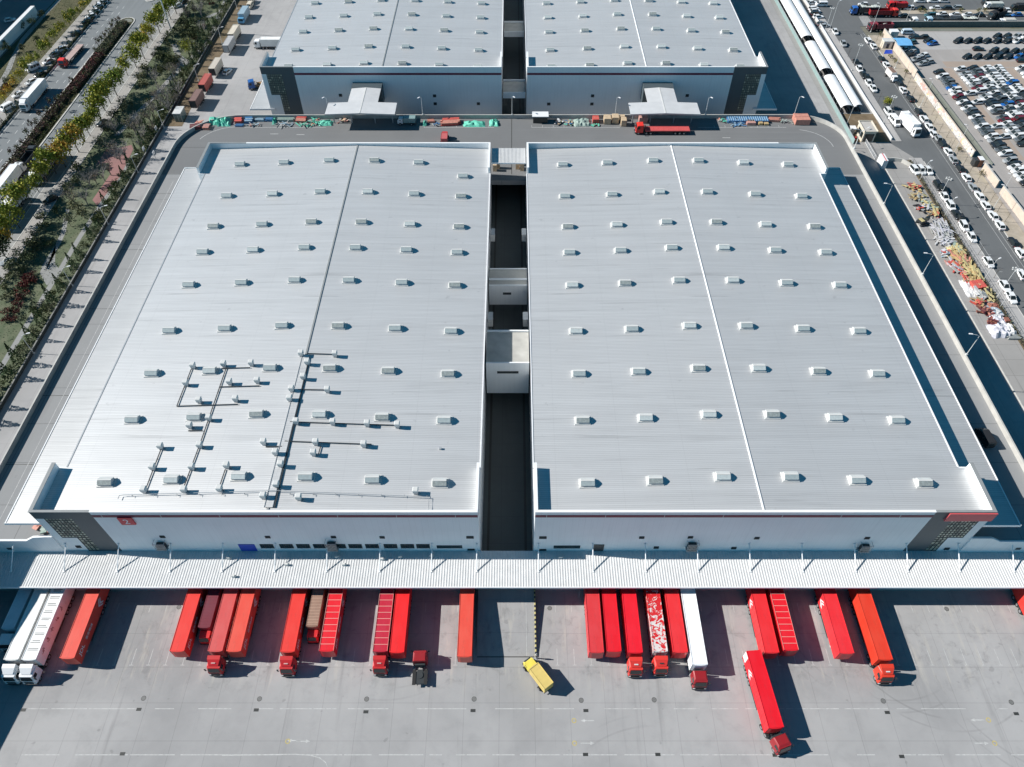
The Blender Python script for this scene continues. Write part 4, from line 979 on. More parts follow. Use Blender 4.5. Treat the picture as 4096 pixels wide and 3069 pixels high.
# ================================================================ lorries in the yard
reds=dict(bright=red('red_bright',(.74,.04,.03)),sal=red('red_salmon',(.72,.075,.05)),pink=red('red_faded',(.6,.08,.075)),crim=red('red_crimson',(.72,.012,.022)),mar=red('maroon',(.19,.03,.045)),dk=red('red_dark',(.5,.018,.04)),org=red('red_orange',(.68,.045,.022)),cab=red('cab_red',(.55,.02,.022)),cabd=red('cab_dark_red',(.3,.015,.02)))
def peeled():
    t=NT('peeled_roof',.5,.4); o=t.map((1,.8,1)); n=t.noise(o,1.3,6,.6,1.2); x=t.xyz()
    n2=t.math('ADD',n,t.rng(x[0],-12,-1,-.1,.07,False))
    return t.done(t.mix(t.rng(n2,.5,.53,0,1),(.6,.02,.025),(.66,.6,.58)))
M['peeled']=peeled(); M['corrbrown']=mat('corrugated_brown',(.25,.14,.1),.7,var=.15); M['corrpale']=mat('corrugated_pale',(.45,.3,.22),.7,var=.1)
M['pinkrib']=mat('pink_rib',(.72,.3,.26),.5)
M['pinkpatch']=mat('hatch_pale',(.55,.3,.28),.5)
YG='lorries parked at the loading docks'
def yd(xc,y,**k): 
    pa=k.pop('paint'); la=k.pop('label'); L=k.pop('L',58.7-y)
    return make_semi(xc,y,-90,L,pa,la,YG,**k)
def whitestripes(t,L,h,W):
    r=random.Random(4); b=MB()
    for i in range(9):
        x=-1.6-i*(L-2)/9; 
        for k in range(2): b.box(x-k*.3-.05,x-k*.3+.05,-.95+r.uniform(0,.3),.95-r.uniform(0,.4),h-.055,h-.03)
    obj('roof_strap',b,M['dkmetal'],t)
    b=MB(); w=W/2+.03
    for i in range(5):                       # worn dark characters down the side
        x=-2-i*1.9
        for k in range(6): xx=x+r.uniform(-.35,.3); zz=2.3+r.uniform(0,.7); v=r.random()<.5; b.box(xx,xx+(.08 if v else .45),w,w+.015,zz,zz+(.5 if v else .08))
    obj('side_characters',b,M['sidered'],t)
M['sidered']=mat('side_print',(.2,.05,.05),.6)
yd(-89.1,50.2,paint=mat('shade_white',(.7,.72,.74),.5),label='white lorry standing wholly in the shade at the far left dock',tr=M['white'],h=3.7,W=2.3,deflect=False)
yd(-85.9,44.6,paint=mat('lorry_white_a',(.74,.74,.72),.5),label='white semi truck with its roof half in shade at the left docks',tr=M['white'])
yd(-82.9,44.6,paint=mat('lorry_white_b',(.8,.8,.79),.5),label='white semi truck with dark roof straps and side characters',tr=M['white'],extra=whitestripes)
yd(-76.4,44.85,paint=reds['sal'],label='red trailer alone between the white trucks and an empty bay, white logo',logo=True)
yd(-57.9,46.05,paint=reds['bright'],label='bright red trailer left of the small maroon lorry',logo=True)
make_boxtruck(-54.6,50.5,-90,8.2,3.4,reds['mar'],reds['cab'],'small maroon box lorry with red cab wedged between two red trailers',group=YG,corr=True,ribmat=reds['mar'],W=2.1)
yd(-51.3,46.05,paint=reds['pink'],label='faded pinkish red semi truck right of the small maroon lorry',tr=reds['cab'],patch='pinkpatch',logo=True)
yd(-48.1,46.05,paint=reds['sal'],label='red trailer without tractor, touching the faded pinkish semi truck',logo=True)
yd(-38.8,45.95,paint=reds['bright'],label='bright red semi truck left of the brown corrugated lorry',tr=reds['cab'],patch='pinkpatch',logo=True)
make_boxtruck(-35.5,50.66,-90,8.0,3.4,M['corrbrown'],reds['cab'],'small brown lorry with corrugated roof and red cab',group=YG,corr=True,ribmat=M['corrpale'],W=2.05)
yd(-32.1,46.1,paint=reds['crim'],label='red trailer with white roof ribs right of the brown corrugated lorry',ribs=11,ribmat=M['pinkrib'],logo=True)
yd(-22.8,46.03,paint=reds['dk'],label='dark red semi truck with ribbed roof beside a plain bright trailer',tr=reds['cab'],patch='pinkpatch',ribs=11,ribmat=M['pinkrib'],logo=True)
yd(-19.9,45.85,paint=red('red_pure',(.78,.018,.02)),label='plain vivid red trailer touching the dark red semi truck')
yd(-8.2,45.15,paint=reds['sal'],label='salmon red trailer standing alone left of the concrete ramp')
yd(14.6,45.85,paint=red('red_soft',(.64,.04,.045)),label='soft red trailer, first on the right of the ramp')
yd(17.65,46.05,paint=reds['crim'],label='red trailer with pale side rails, second right of the ramp')
yd(21.3,45.8,paint=red('red_shiny',(.76,.012,.025)),label='vivid red semi truck left of the peeling white and red one',tr=reds['bright'],patch='offw')
yd(25.7,46.0,paint=M['peeled'],label='semi truck with its red roof peeling to white patches',tr=reds['bright'],patch='dkmetal',W=2.4)
yd(29.1,45.88,paint=red('red_even',(.74,.03,.035)),label='red trailer between the peeling truck and the white trailer')
yd(32.1,43.75,paint=mat('lorry_white_c',(.82,.83,.84),.5),label='long white trailer hauled by a dark red tractor',tr=reds['cabd'],deflect=False,W=2.6,L=15)
yd(44.85,45.8,paint=red('red_v',(.74,.025,.03)),label='red trailer with white arrow logo, left of a ribbed red trailer',logo=True,texts=False)
yd(48.3,46.25,paint=reds['crim'],label='ribbed red trailer with pale cross ribs, right of the logo trailer',ribs=11,ribmat=M['pinkrib'])
yd(57.75,45.7,paint=red('red_x',(.75,.028,.035)),label='red trailer with white arrow logo left of the orange red truck',logo=True,texts=False)
yd(64.05,44.6,paint=reds['org'],label='orange red semi truck, rightmost whole truck at the docks',tr=reds['org'],patch='offw')
yd(94.6,52.0,paint=reds['bright'],label='red trailer cut off by the right edge of the yard',L=6.9)
def zextra(t,L,h,W):
    b=MB(); b.box(-L+.05,-L+1.25,-W/2-.06,-W/2-.035,1.6,3.85); obj('white_side_door',b,M['white'],t)
make_semi(42.75,33.67,-85.3,12.5,red('red_z',(.72,.01,.02)),'red semi truck driving out across the open yard, cab turned',None,tr=reds['cabd'],logo=True,texts=False,deflect=False,trrot=rad(14),extra=zextra)
# lone tractor facing the docks
t=thing('tractor_unit','red tractor without trailer parked facing the docks, bare chassis behind','tractor',(-15.95,43.9,0),rad(92))
tractor(t,reds['cabd'],deflect=False); b=MB(); b.box(-2.4,-.3,-.75,.75,.9,.98); b.disc(-1.0,0,.55,.98,1.12,14); obj('fifth_wheel',b,M['dkmetal'],t)
b=MB(); 
for s in (-1,1): b.box(-2.6,-.2,s*1.0-.3,s*1.0+.3,1.02,1.06)
obj('mudguard',b,M['tyre'],t)
make_boxtruck(3.75,43.95,127,4.2,2.75,mat('yellow_box',(.66,.5,.16),.5),mat('yellow_cab',(.72,.6,.1),.4),'small yellow box lorry turning in front of the ramp',W=1.9,cab_h=2.0)
# ================================================================ cars
def cars(l,heading,lab,group,jit=3,simple=True,seed=1,z=0,name='parked_car'):
    r=random.Random(seed)
    for i,q in enumerate(l):
        c=q[2]; a=heading if len(q)<4 else q[3]
        make_car(q[0],q[1],rad(a+r.uniform(-jit,jit)),c,lab(i,CARNAME[c]),group,simple,z,1 if r.random()<.25 else 0,name=name)
LAY={}
LAY['lot_col']=[[(155.3,257.8,'k'),(155.1,254.2,'w'),(155.7,252.2,'g'),(155.6,250.0,'g'),(155.5,247.8,'g'),(155.5,246.1,'b'),(155.8,244.5,'w'),(155.5,242.2,'w'),(155.3,239.9,'r'),(155.9,238.1,'k'),(155.3,236.1,'w'),(156.0,234.7,'k'),(155.3,232.3,'w'),(155.6,230.3,'g'),(155.7,228.3,'k'),(155.6,226.5,'w'),(155.6,224.0,'g'),(155.6,222.4,'g'),(155.3,220.5,'w'),(155.5,218.5,'g'),(155.4,216.4,'g'),(155.9,214.4,'w'),(155.9,212.3,'s'),(156.0,210.3,'k'),(155.9,208.8,'k'),(156.0,207.0,'g'),(156.1,204.7,'w'),(155.9,200.8,'s'),(156.3,198.9,'k'),(155.8,197.2,'w'),(156.0,195.2,'w'),(155.8,193.0,'w'),(155.8,190.9,'w'),(155.9,189.0,'k')],[(164.0,260.0,'w'),(164.0,256.1,'s'),(163.9,253.8,'w'),(164.1,252.0,'w'),(164.2,249.9,'w'),(164.4,247.8,'s'),(164.5,245.8,'r'),(164.2,243.8,'w'),(164.6,240.2,'s'),(164.7,238.5,'w'),(164.5,236.1,'k'),(164.5,234.3,'k'),(164.5,232.3,'w'),(164.4,230.1,'g'),(164.7,226.3,'g'),(164.5,224.4,'r'),(164.3,222.4,'w'),(164.3,220.5,'s'),(164.5,218.6,'w'),(164.5,216.7,'s'),(164.6,214.7,'w'),(164.8,212.7,'g'),(164.5,210.3,'k')],[(168.8,260.7,'k'),(168.6,258.0,'g'),(168.6,256.1,'g'),(168.2,254.2,'r'),(168.5,252.3,'w'),(168.8,250.7,'g'),(169.7,248.5,'s'),(168.8,246.5,'w'),(168.7,244.5,'g'),(168.8,242.5,'w'),(168.6,240.2,'k'),(169.2,238.5,'g'),(169.1,236.1,'k'),(169.9,234.7,'b'),(169.4,232.6,'s'),(168.9,230.6,'k'),(169.1,229.0,'w'),(169.1,227.1,'w'),(169.4,225.3,'r'),(168.7,222.8,'k'),(169.0,221.1,'g'),(168.4,218.3,'k')],[(173.7,260.7,'w'),(173.6,258.8,'w'),(173.5,256.9,'g'),(173.5,255.0,'w'),(173.3,252.7,'w'),(173.4,250.8,'w'),(173.5,249.0,'w'),(173.3,247.0,'w'),(173.4,244.9,'g'),(173.7,243.1,'g'),(173.8,241.3,'w'),(173.7,239.2,'w'),(173.8,237.4,'g'),(174.3,235.4,'r'),(174.2,233.7,'w'),(173.9,231.3,'g'),(173.7,229.3,'w')],[(177.8,261.1,'w'),(177.7,259.2,'w'),(177.6,257.3,'w'),(177.8,255.3,'w'),(177.9,253.5,'w'),(178.0,251.6,'w'),(178.1,249.4,'b'),(178.2,247.0,'w'),(178.1,245.2,'w'),(178.1,243.4,'w'),(178.2,241.3,'k'),(178.3,239.5,'g')],[(186.3,260.3,'w'),(186.8,258.4,'g'),(186.8,256.9,'w'),(186.3,254.2,'w')]]
LAY['lot_row']=[[(188.7,286.4,'k'),(192.5,286.4,'k'),(196.3,286.4,'s'),(199.5,286.4,'w')],[(171.8,282.3,'k'),(175.6,282.3,'k'),(179.2,282.3,'k'),(182.9,282.3,'k'),(186.9,282.3,'k'),(190.7,282.3,'k'),(194.6,282.3,'w'),(197.8,282.3,'k')],[(182.0,274.0,'k'),(186.1,274.0,'k'),(190.0,274.0,'k'),(193.5,274.0,'k')],[(170.2,269.6,'k'),(174.1,269.6,'k'),(177.9,269.6,'k'),(181.8,269.6,'k'),(185.7,269.6,'k'),(189.6,269.6,'b'),(193.0,269.6,'k')]]
LAY['lot_single']=[(177.0,275.7,'k',0),(189.5,266.5,'k',0),(156.2,285.5,'k',180),(159.8,285.5,'k',180),(160.5,282.5,'k',200),(161.2,280.3,'b',200),(153.5,281.2,'t',200),(150.9,273.2,'s',215),(154.2,270.5,'w',200),(152.0,268.5,'s',200),(150.2,267.3,'s',205),(154.2,265.5,'s',200),(151.5,264.1,'s',200),(148.4,275.1,'w',210),(149.2,271.5,'k',205)]
LAY['road_left']=[(126.7,290.0,'w'),(127.0,279.9,'s'),(127.3,264.7,'k'),(127.0,259.9,'w'),(127.1,255.3,'k'),(127.8,253.4,'k'),(127.1,249.6,'w'),(127.5,245.6,'w'),(127.5,229.8,'w'),(128.3,187.3,'k'),(129.1,185.5,'k'),(128.2,181.8,'w'),(128.2,177.2,'w'),(128.3,173.2,'k'),(129.0,171.4,'k'),(128.3,167.7,'w'),(128.6,163.0,'w'),(128.8,152.3,'w'),(129.0,142.8,'w'),(128.8,138.4,'w')]
LAY['road_right']=[(137.1,282.5,'w'),(137.8,277.8,'w'),(137.6,267.5,'k'),(137.8,263.1,'w'),(138.0,249.0,'k'),(137.6,244.7,'w'),(138.2,239.0,'k'),(137.8,229.9,'k'),(137.8,225.3,'w'),(137.9,220.8,'w'),(137.6,216.4,'w'),(138.3,213.8,'s'),(138.2,210.2,'k'),(138.5,205.9,'w'),(138.4,201.5,'s'),(138.7,196.6,'k'),(138.6,191.8,'w'),(138.5,186.8,'s'),(138.7,182.4,'w'),(138.6,177.8,'w'),(138.7,172.9,'w'),(138.8,168.5,'w'),(139.3,160.8,'k'),(139.2,156.3,'w')]
LAY['road_three']=[(124.2,195.4,'w'),(126.1,195.4,'w'),(128.3,195.4,'w')]
LAY['road_moving']=[(135.6,147.4,'w')]
LAY['topleft_diag']=[(124.7,316.8,'w'),(123.8,310.8,'w'),(123.8,308.4,'w'),(123.5,306.2,'k'),(123.7,303.3,'w'),(123.3,297.2,'g'),(124.1,295.2,'s')]
LAY['cross']=[(167.8,311.3,'k'),(174.0,311.6,'w'),(178.2,311.1,'k'),(182.5,311.6,'s'),(170.1,318.4,'w'),(175.5,318.4,'w'),(179.8,318.4,'w'),(169.3,304.8,'t'),(174.6,305.8,'w'),(179.6,305.3,'w'),(184.7,305.2,'w'),(189.3,305.0,'k'),(174.5,297.0,'k'),(182.5,297.0,'k'),(201.9,309.3,'w'),(201.1,306.1,'w'),(204.7,305.2,'b'),(156.6,311.6,'k'),(158.3,304.1,'k'),(162.9,311.3,'w'),(167.6,311.3,'k'),(155.1,297.0,'w'),(145.6,315.0,'w')]
LAY['left_diag']=[(-170.3,317.0,'w'),(-170.7,313.0,'w'),(-170.5,308.4,'w'),(-170.2,303.8,'w'),(-169.9,298.6,'k'),(-170.2,288.6,'k'),(-170.6,274.9,'w'),(-171.8,270.7,'s')]
LAY['left_strip']=[(-171.8,265.5,'w'),(-170.8,255.7,'k'),(-171.6,250.1,'w'),(-172.3,241.3,'w')]
LAY['left_walk']=[(-136.2,180.3,'k'),(-136.1,222.7,'k'),(-144.7,243.4,'w'),(-136.0,152.3,'s'),(-138.3,313.5,'w'),(-136.7,317.0,'k')]
LAY['street_tree']=[(-136.1,306.7,'g'),(-136.8,301.5,'g'),(-137.4,294.7,'g'),(-137.4,289.2,'y'),(-138.2,282.8,'y'),(-138.1,276.6,'o'),(-136.5,268.1,'g'),(-137.2,261.3,'g'),(-138.7,255.7,'y'),(-138.7,248.9,'g'),(-137.3,241.0,'g'),(-137.8,235.9,'g'),(-137.9,231.0,'g'),(-137.3,225.4,'g'),(-137.2,220.7,'g'),(-137.2,215.4,'g'),(-137.8,211.7,'y'),(-137.2,205.9,'o'),(-137.9,202.4,'y'),(-138.1,197.6,'o'),(-139.8,194.2,'g'),(-140.5,189.6,'g'),(-141.0,184.5,'g'),(-141.2,179.6,'y'),(-142.1,175.4,'y'),(-139.3,167.4,'g'),(-138.9,161.8,'g'),(-137.9,158.0,'o'),(-136.8,153.8,'d')]
LAY['autumn']=[(-174.6,313.6,'y'),(-175.3,310.6,'y'),(-175.4,305.3,'g'),(-175.4,300.1,'g'),(-175.7,295.9,'y'),(-175.9,290.8,'y'),(-176.3,287.3,'y'),(-175.9,282.0,'g'),(-175.3,275.6,'y'),(-175.7,271.9,'g'),(-175.6,266.1,'g'),(-175.8,261.8,'y'),(-175.7,257.1,'y'),(-175.6,251.8,'y'),(-175.8,247.3,'o'),(-175.3,242.2,'o'),(-174.9,236.9,'o')]
LAY['median_tree']=[(-156.7,298.4),(-157.2,295.6),(-157.0,291.1),(-156.9,287.5),(-157.1,283.5),(-157.3,280.9),(-157.4,277.5),(-157.1,273.3),(-156.2,248.6),(-156.1,236.4),(-157.9,233.7),(-157.2,229.3),(-157.2,225.6),(-157.3,221.7),(-157.8,219.2),(-157.7,215.1),(-156.4,209.3),(-156.4,205.8),(-156.8,202.6)]
LAY['left_green_tree']=[(-189.1,302.6),(-189.7,295.6),(-192.8,292.9),(-192.6,276.3),(-190.1,272.9),(-181.5,280.5),(-184.7,274.2),(-179.3,248.7)]
LAY['evergreen']=[(-121.6,272.9),(-125.8,293.3),(-126.6,289.7),(-123.8,288.8),(-125.1,285.2),(-123.3,284.4),(-125.1,281.8),(-121.9,283.5),(-130.1,302.6),(-129.5,294.7),(-126.9,265.1),(-124.8,263.1),(-115.1,277.5),(-132.7,269.0),(-129.1,265.1),(-123.7,262.2),(-127.4,256.6),(-131.9,256.6)]
LAY['bare']=[(-126.5,249.0),(-120.6,252.6),(-118.4,236.9),(-119.6,232.7),(-115.7,229.5),(-114.9,235.2),(-118.9,227.8),(-120.6,223.9),(-122.3,219.2),(-122.9,216.2),(-119.1,213.2),(-117.3,216.2),(-122.0,199.7),(-124.5,202.5),(-121.1,201.8),(-121.4,241.1),(-115.6,240.3),(-122.9,237.7),(-125.5,303.9),(-129.1,306.2),(-120.2,288.2),(-129.5,300.4),(-123.9,190.4),(-125.4,188.4),(-126.8,187.1),(-123.2,193.6),(-124.6,178.5),(-128.2,178.5),(-129.3,216.2),(-132.0,217.0),(-118.0,207.4),(-120.6,227.8)]
LAY['shrub']=[(-135.5,150.1),(-133.4,149.5),(-131.2,148.5),(-130.5,150.1),(-131.3,147.2),(-133.9,147.2),(-131.7,156.8),(-132.4,155.0),(-130.9,158.3),(-129.4,159.0),(-131.2,160.5),(-128.2,160.3),(-132.3,159.6),(-134.1,145.2),(-132.2,142.2),(-129.7,138.8),(-131.0,138.3),(-128.2,142.2),(-127.3,141.2),(-121.4,135.8),(-121.7,133.9),(-122.4,130.9)]
LAY['redshrub']=[(-128.2,146.6),(-127.5,147.4),(-128.2,144.8),(-128.6,143.2),(-129.0,142.0),(-127.3,143.2),(-128.7,140.4),(-126.6,139.2),(-127.2,137.7),(-127.5,136.1),(-126.1,135.4),(-126.9,133.9),(-125.5,133.1),(-126.5,131.6),(-127.0,130.5),(-124.9,130.5),(-127.0,144.6),(-126.2,145.2),(-127.9,133.1),(-179.7,247.5),(-178.7,248.3),(-179.1,245.0),(-124.6,315.9),(-122.1,295.1),(-122.5,284.3)]
LAY['sapling']=[(139.9,251.3),(140.5,248.0),(140.1,241.9),(140.2,237.0),(141.4,234.6),(142.0,228.8),(140.3,222.9),(138.9,207.7),(140.4,203.6),(140.7,199.0),(140.7,194.3),(141.2,189.7),(141.0,184.7),(141.1,179.8),(141.2,175.1),(141.3,170.5),(140.4,217.9),(141.6,214.8),(140.5,208.4),(127.6,155.9),(127.9,146.4),(127.5,151.0),(127.5,170.0),(127.6,165.5),(127.5,160.5),(125.9,270.1),(139.7,281.0),(139.5,275.1),(139.8,251.1),(126.3,241.5),(126.4,237.0),(126.2,231.8)]
LAY['yellowbush']=[(143.7,287.3),(141.4,269.1),(143.2,257.6),(141.8,265.5),(166.7,309.1),(168.6,308.1),(172.1,308.6),(183.4,308.9),(190.8,308.9),(193.3,308.9),(205.9,310.1),(128.3,235.7),(142.3,206.8),(144.2,193.8)]
colnm=['western single','second packed','third packed','fourth packed','fifth packed','far eastern']
lot_col=LAY['lot_col']
for k,l in enumerate(lot_col):
    cars(l,189,lambda i,c,k=k:'%s car, %s from the north in the %s lot column'%(c,nth(i),colnm[k]),'cars packed in columns in the car lot',1.5,True,10+k)
    # a few cars stand nose to tail behind the western column
ex=[(160.0,242.4),(160.2,236.4),(160.1,220.8),(160.0,214.6),(160.4,197.5),(160.3,195.3),(160.4,193.2)]
cars([p+('w',) for p in ex],189,lambda i,c:'white car tucked behind the western column of the lot, %s from the north'%nth(i),'cars packed in columns in the car lot',1.5,True,20)
rownm=['northernmost','second','third','fourth']
for k,l in enumerate(LAY['lot_row']):
    cars(l,212,lambda i,c,k=k:'%s car, %s from the west in the %s sparse row on the pale lot'%(c,nth(i),rownm[k]),'cars in sparse rows on the pale lot',2,True,30+k)
wh=['standing apart between two rows','alone at the east edge below the rows','first of two beside the pale wall','second of two beside the pale wall','just behind the small blue hatchback','parked diagonally near the blue roof','half behind the blue roofed shed','nearest the blue roofed shed','leading the small diagonal cluster','behind the leading white one in the cluster','lowest left in the diagonal cluster','lowest right in the diagonal cluster','at the bottom of the diagonal cluster','emerging from under the blue roof','squeezed beside the blue roof']
for (x,y,c,a),w_ in zip(LAY['lot_single'],wh): make_car(x,y,rad(a),c,'%s car %s'%(CARNAME[c],w_),'scattered cars in the car lot',True)
cars(LAY['road_left'],-90,lambda i,c:'%s car parked on the west side of the right road, %s from the north'%(c,nth(i)),'cars parked along the right road',2,False,40)
cars(LAY['road_right'],90,lambda i,c:'%s car parked on the east side of the right road, %s from the north'%(c,nth(i)),'cars parked along the right road',2,False,41)
cars(LAY['road_three'],-83,lambda i,c:'white car, %s of three parked side by side near the site entrance'%('leftmost','middle one','rightmost')[i],'three cars by the entrance',2,False,42)
cars(LAY['road_moving'],84,lambda i,c:'white car driving on the right road at the edge of the picture','',1,False,43)
cars(LAY['topleft_diag'],15,lambda i,c:'%s car nosed in beside the long white sheds, %s from the north'%(c,nth(i)),'cars beside the long sheds',6,False,44)
cars(LAY['cross'],180,lambda i,c:'%s car on the far cross road, %s counting by rows from top left'%(c,nth(i)),'cars on the far cross road',5,False,45)
cars(LAY['left_diag'],215,lambda i,c:'%s car parked aslant on the left side pavement, %s from the far end'%(c,nth(i)),'cars parked aslant on the side pavement',4,False,46,.13)
cars(LAY['left_strip'],237,lambda i,c:'%s car on the left side pavement, %s beyond the aslant row'%(c,nth(i)),'cars on the side pavement',6,False,47,.13)
lw=['black car under the trees on the walkway, nearer one','black car on the walkway half under a bare tree','white car hidden behind the street trees','silver car on the walkway at the left edge','white car among the trees at the top of the walkway','dark car at the very top of the walkway']
for (x,y,c),lab in zip(LAY['left_walk'],lw): make_car(x,y,rad(-128 if c!='s' else 205),c,lab,'cars on the walkway',False,.13)
make_car(-103.5,258,rad(72),'w','white car standing in the shade of the cream container lorry','',False)
make_car(-201.5,300.5,rad(30),'w','white car in the shaded yard at the far left','',True)
make_van(-174.9,259.9,rad(-125),'white minibus on the left side pavement beside orange trees',None,'minibus',.13,5.2,2.3)
make_van(-172.1,232.3,rad(-118),'white van on the left side pavement near the white lorry',None,'van',.13,4.6,1.95)
make_van(127.4,223.6,rad(-84),'white minibus with dark windows waiting on the right road',None,'minibus',0,5.4,2.3)
make_van(128.0,314.6,rad(180),'pale van with open shade beside the road at the top',None,'van',0,4.6,1.95)
make_van(154.9,289.2,0,'pale blue van parked against the lot wall',None,'van',0,4.8,1.9,mat('pale_blue',(.5,.6,.68),.4))
# ================================================================ lorries elsewhere
S=make_semi
S(-165.2,233.1,-91,13.6,mat('lorry_white_d',(.82,.82,.82),.5),'long white semi truck driving on the left street',None,tr=M['white'],h=3.9)
make_flatbed(-164.6,264.2,-92,13.4,mat('flatbed_pink',(.45,.33,.3),.7),reds['bright'],'red truck with an empty pinkish flatbed on the left street')
S(-151.2,193.8,90,12.5,mat('lorry_white_e',(.82,.82,.82),.5),'white trailer truck at the left edge, upper of the two',None,tr=M['white'],h=3.9,deflect=False,patch='dkmetal')
S(-145.0,179.2,90,13.5,mat('lorry_white_f',(.82,.82,.82),.5),'white trailer truck at the left edge, lower of the two',None,tr=M['white'],h=3.9)
S(-143.8,190.5,-91,14.0,mat('striped_load',(.4,.36,.33),.6),'long trailer with brown and white striped roof beside the street trees',None,tr=M['white'],h=3.7,ribs=22,ribmat=M['offw'],W=2.6)
make_car(-149.2,201.3,rad(90),'w','small white car just ahead of the upper white trailer','',False)
make_tipper(-151.0,203.0,90,6,M['dkmetal'],M['dkmetal'],'dark tarpaulined truck in the shade of the median hedge',None,h=2.4)
make_van(-108.6,317.6,rad(-95),'cream pickup at the top of the rear yard, farther one',None,'pickup',0,4.4,1.9,M['cream'],'pickup'); make_van(-108.1,313.2,rad(-95),'cream pickup at the top of the rear yard, nearer one',None,'pickup',0,4.4,1.9,M['cream'],'pickup')
make_boxtruck(-107.9,299.2,-92,7.6,3.5,mat('blue_box',(.3,.4,.47),.5),mat('blue_cab',(.1,.3,.5),.4),'blue box lorry parked at the soil strip in the rear yard',W=2.5)
def rearbox(x,y,L,c,label,h=3.7,cage=False):
    t=thing('container_trailer',label,'trailer',(x,y,0),rad(-92),'trailers along the soil strip')
    obj('cargo_box',boxbody(L,1.1,h,2.3),[c,c],t); b=MB(); b.box(.19,.22,-1.1,1.1,1.15,h-.05); 
    if cage:
        for k in range(2): pass
        b=MB(); 
        for s in (-1,1): b.box(.05,.24,s*1.12-.05,s*1.12+.05,1.1,h)
        b.box(.05,.24,-1.12,1.12,h-.08,h); b.box(.05,.24,-1.12,1.12,1.1,1.2)
    obj('open_end' if not cage else 'end_frame',b,M['dkmetal'],t); obj('chassis',chassis(L,1.1),M['dkmetal'],t); wheels(t,[-L+1.5,-L+2.8]); cpart('legs','landing_gear',legs_mb,[M['offw']],t)
rearbox(-107.4,281.0,8.6,M['cream'],'cream container trailer with a grey band, behind the wire cage trailer')
rearbox(-107.0,271.6,8.2,mat('curtain_grey',(.42,.42,.42),.6),'pale grey curtain trailer with dark end frame in the rear yard',cage=True)
rearbox(-107.4,254.0,8.4,mat('cream_dk',(.52,.47,.4),.6),'cream container trailer with black end, beside the parked white car')
rearbox(-107.9,242.5,8.0,mat('rust_red',(.42,.1,.08),.6),'rusty red container trailer next to a leaning lamp post')
rearbox(-108.0,231.6,8.0,mat('dull_brown',(.2,.12,.105),.7),'dull brown container trailer behind the glass guard booth')
S(-95.2,277.6,180,9.5,mat('lorry_white_g',(.74,.74,.72),.5),'white lorry parked sideways behind the rear left warehouse',None,tr=M['white'],h=3.7,deflect=False,trdx=-.3)
make_flatbed(-90.2,247.2,-160,5.5,mat('bed_brown',(.3,.18,.08),.7),mat('cab_blue',(.02,.1,.32),.4),'blue crane truck beside the rear left warehouse canopy')
make_boxtruck(131.4,216.6,-81,8.4,3.8,mat('lorry_white_h',(.8,.8,.8),.5),M['white'],'big white box lorry coming down the right road',W=2.5,cab_h=2.9)
make_boxtruck(136.6,252.6,-84,4.4,2.8,mat('brown_roof_box',(.62,.6,.58),.6),M['white'],'small white lorry with brown roof parked among the cars on the right road',W=1.9,cab_h=2.1)
b=MB(); b.box(-4.3,-.1,-.8,.8,2.8,2.86); obj('roof_cover',b,mat('brown_cover',(.2,.13,.1),.8),bpy.data.objects['box_truck.%03d'%(len([o for o in bpy.data.objects if o.name.startswith('box_truck')])-1)])
def tip(x,y,head,L,p,c,lab,load=None,h=2.8): return make_tipper(x,y,head,L,p,c,lab,load,h=h)
M['tarp_grey']=mat('grey_tarp',(.45,.48,.45),.8,var=.2); M['blk']=mat('black_body',(.02,.02,.022),.6); M['cabblue']=mat('cab_blue2',(.03,.13,.42),.4)
tip(140.6,307,180,8.4,M['dkmetal'],M['cabblue'],'blue cab truck with long grey tarpaulined load at the junction',M['tarp_grey'],3.2)
tip(153.0,305,0,8.6,reds['cabd'],reds['bright'],'red tipper truck with open stake sides on the cross road')
tip(143.0,292.3,184,6.5,reds['mar'],reds['mar'],'dark maroon tipper truck at the corner of the junction')
tip(157.0,311.8,180,4.8,reds['cabd'],reds['cab'],'dark red covered truck at the top edge of the cross road',reds['cabd'])
tip(167.2,297.2,180,10.5,M['dkmetal'],mat('cab_pale',(.4,.55,.65),.4),'dark lorry with pale blue cab along the lot wall',M['dkmetal'])
tip(178.4,297.4,180,6.2,M['dkmetal'],M['dkmetal'],'dark grey lorry with covered load along the lot wall',M['tarp_grey'])
make_flatbed(161.2,296.7,180,4.8,M['dkmetal'],M['white'],'white cab pickup lorry with empty bed along the lot wall')
make_boxtruck(196.6,312.6,180,5.0,2.4,M['tarp_grey'],M['white'],'grey bodied lorry with white cab on the far cross road')
tip(194.5,303.0,205,5,M['blk'],M['blk'],'black truck turned across the lanes at the far right')
make_boxtruck(195.4,297.0,180,4.2,2.6,mat('box_beige',(.5,.48,.44),.6),M['white'],'beige box lorry near the lot wall at the far right')
make_boxtruck(206.5,310.6,180,6,2.6,M['blk'],M['blk'],'black lorry cut off by the right edge on the cross road')
make_boxtruck(197.0,316.0,180,4.2,2.4,M['blk'],M['blk'],'black lorry at the top edge of the cross road')
# delivery vehicles on the upper road
make_boxtruck(-33.2,206.2,180,3.6,2.3,M['greenglass'],M['white'],'white lorry with glass crates under the left porch roof',z=10,cab_h=2.0,W=2.0)
make_flatbed(40.2,201.0,180,13.4,mat('flatbed_red',(.55,.09,.09),.6),reds['bright'],'red tractor with an empty red flatbed on the elevated road',z=10)
make_boxtruck(-20.1,197.0,90,3.2,2.5,mat('coral_box',(.5,.12,.12),.6),reds['cab'],'coral red box lorry on the elevated road by the parapet',z=10,W=1.9,cab_h=2.0)
make_van(95.2,86.5,rad(95),'black van in the shade on the right side of the elevated road',None,'van',10,4.6,1.95,M['blk'])
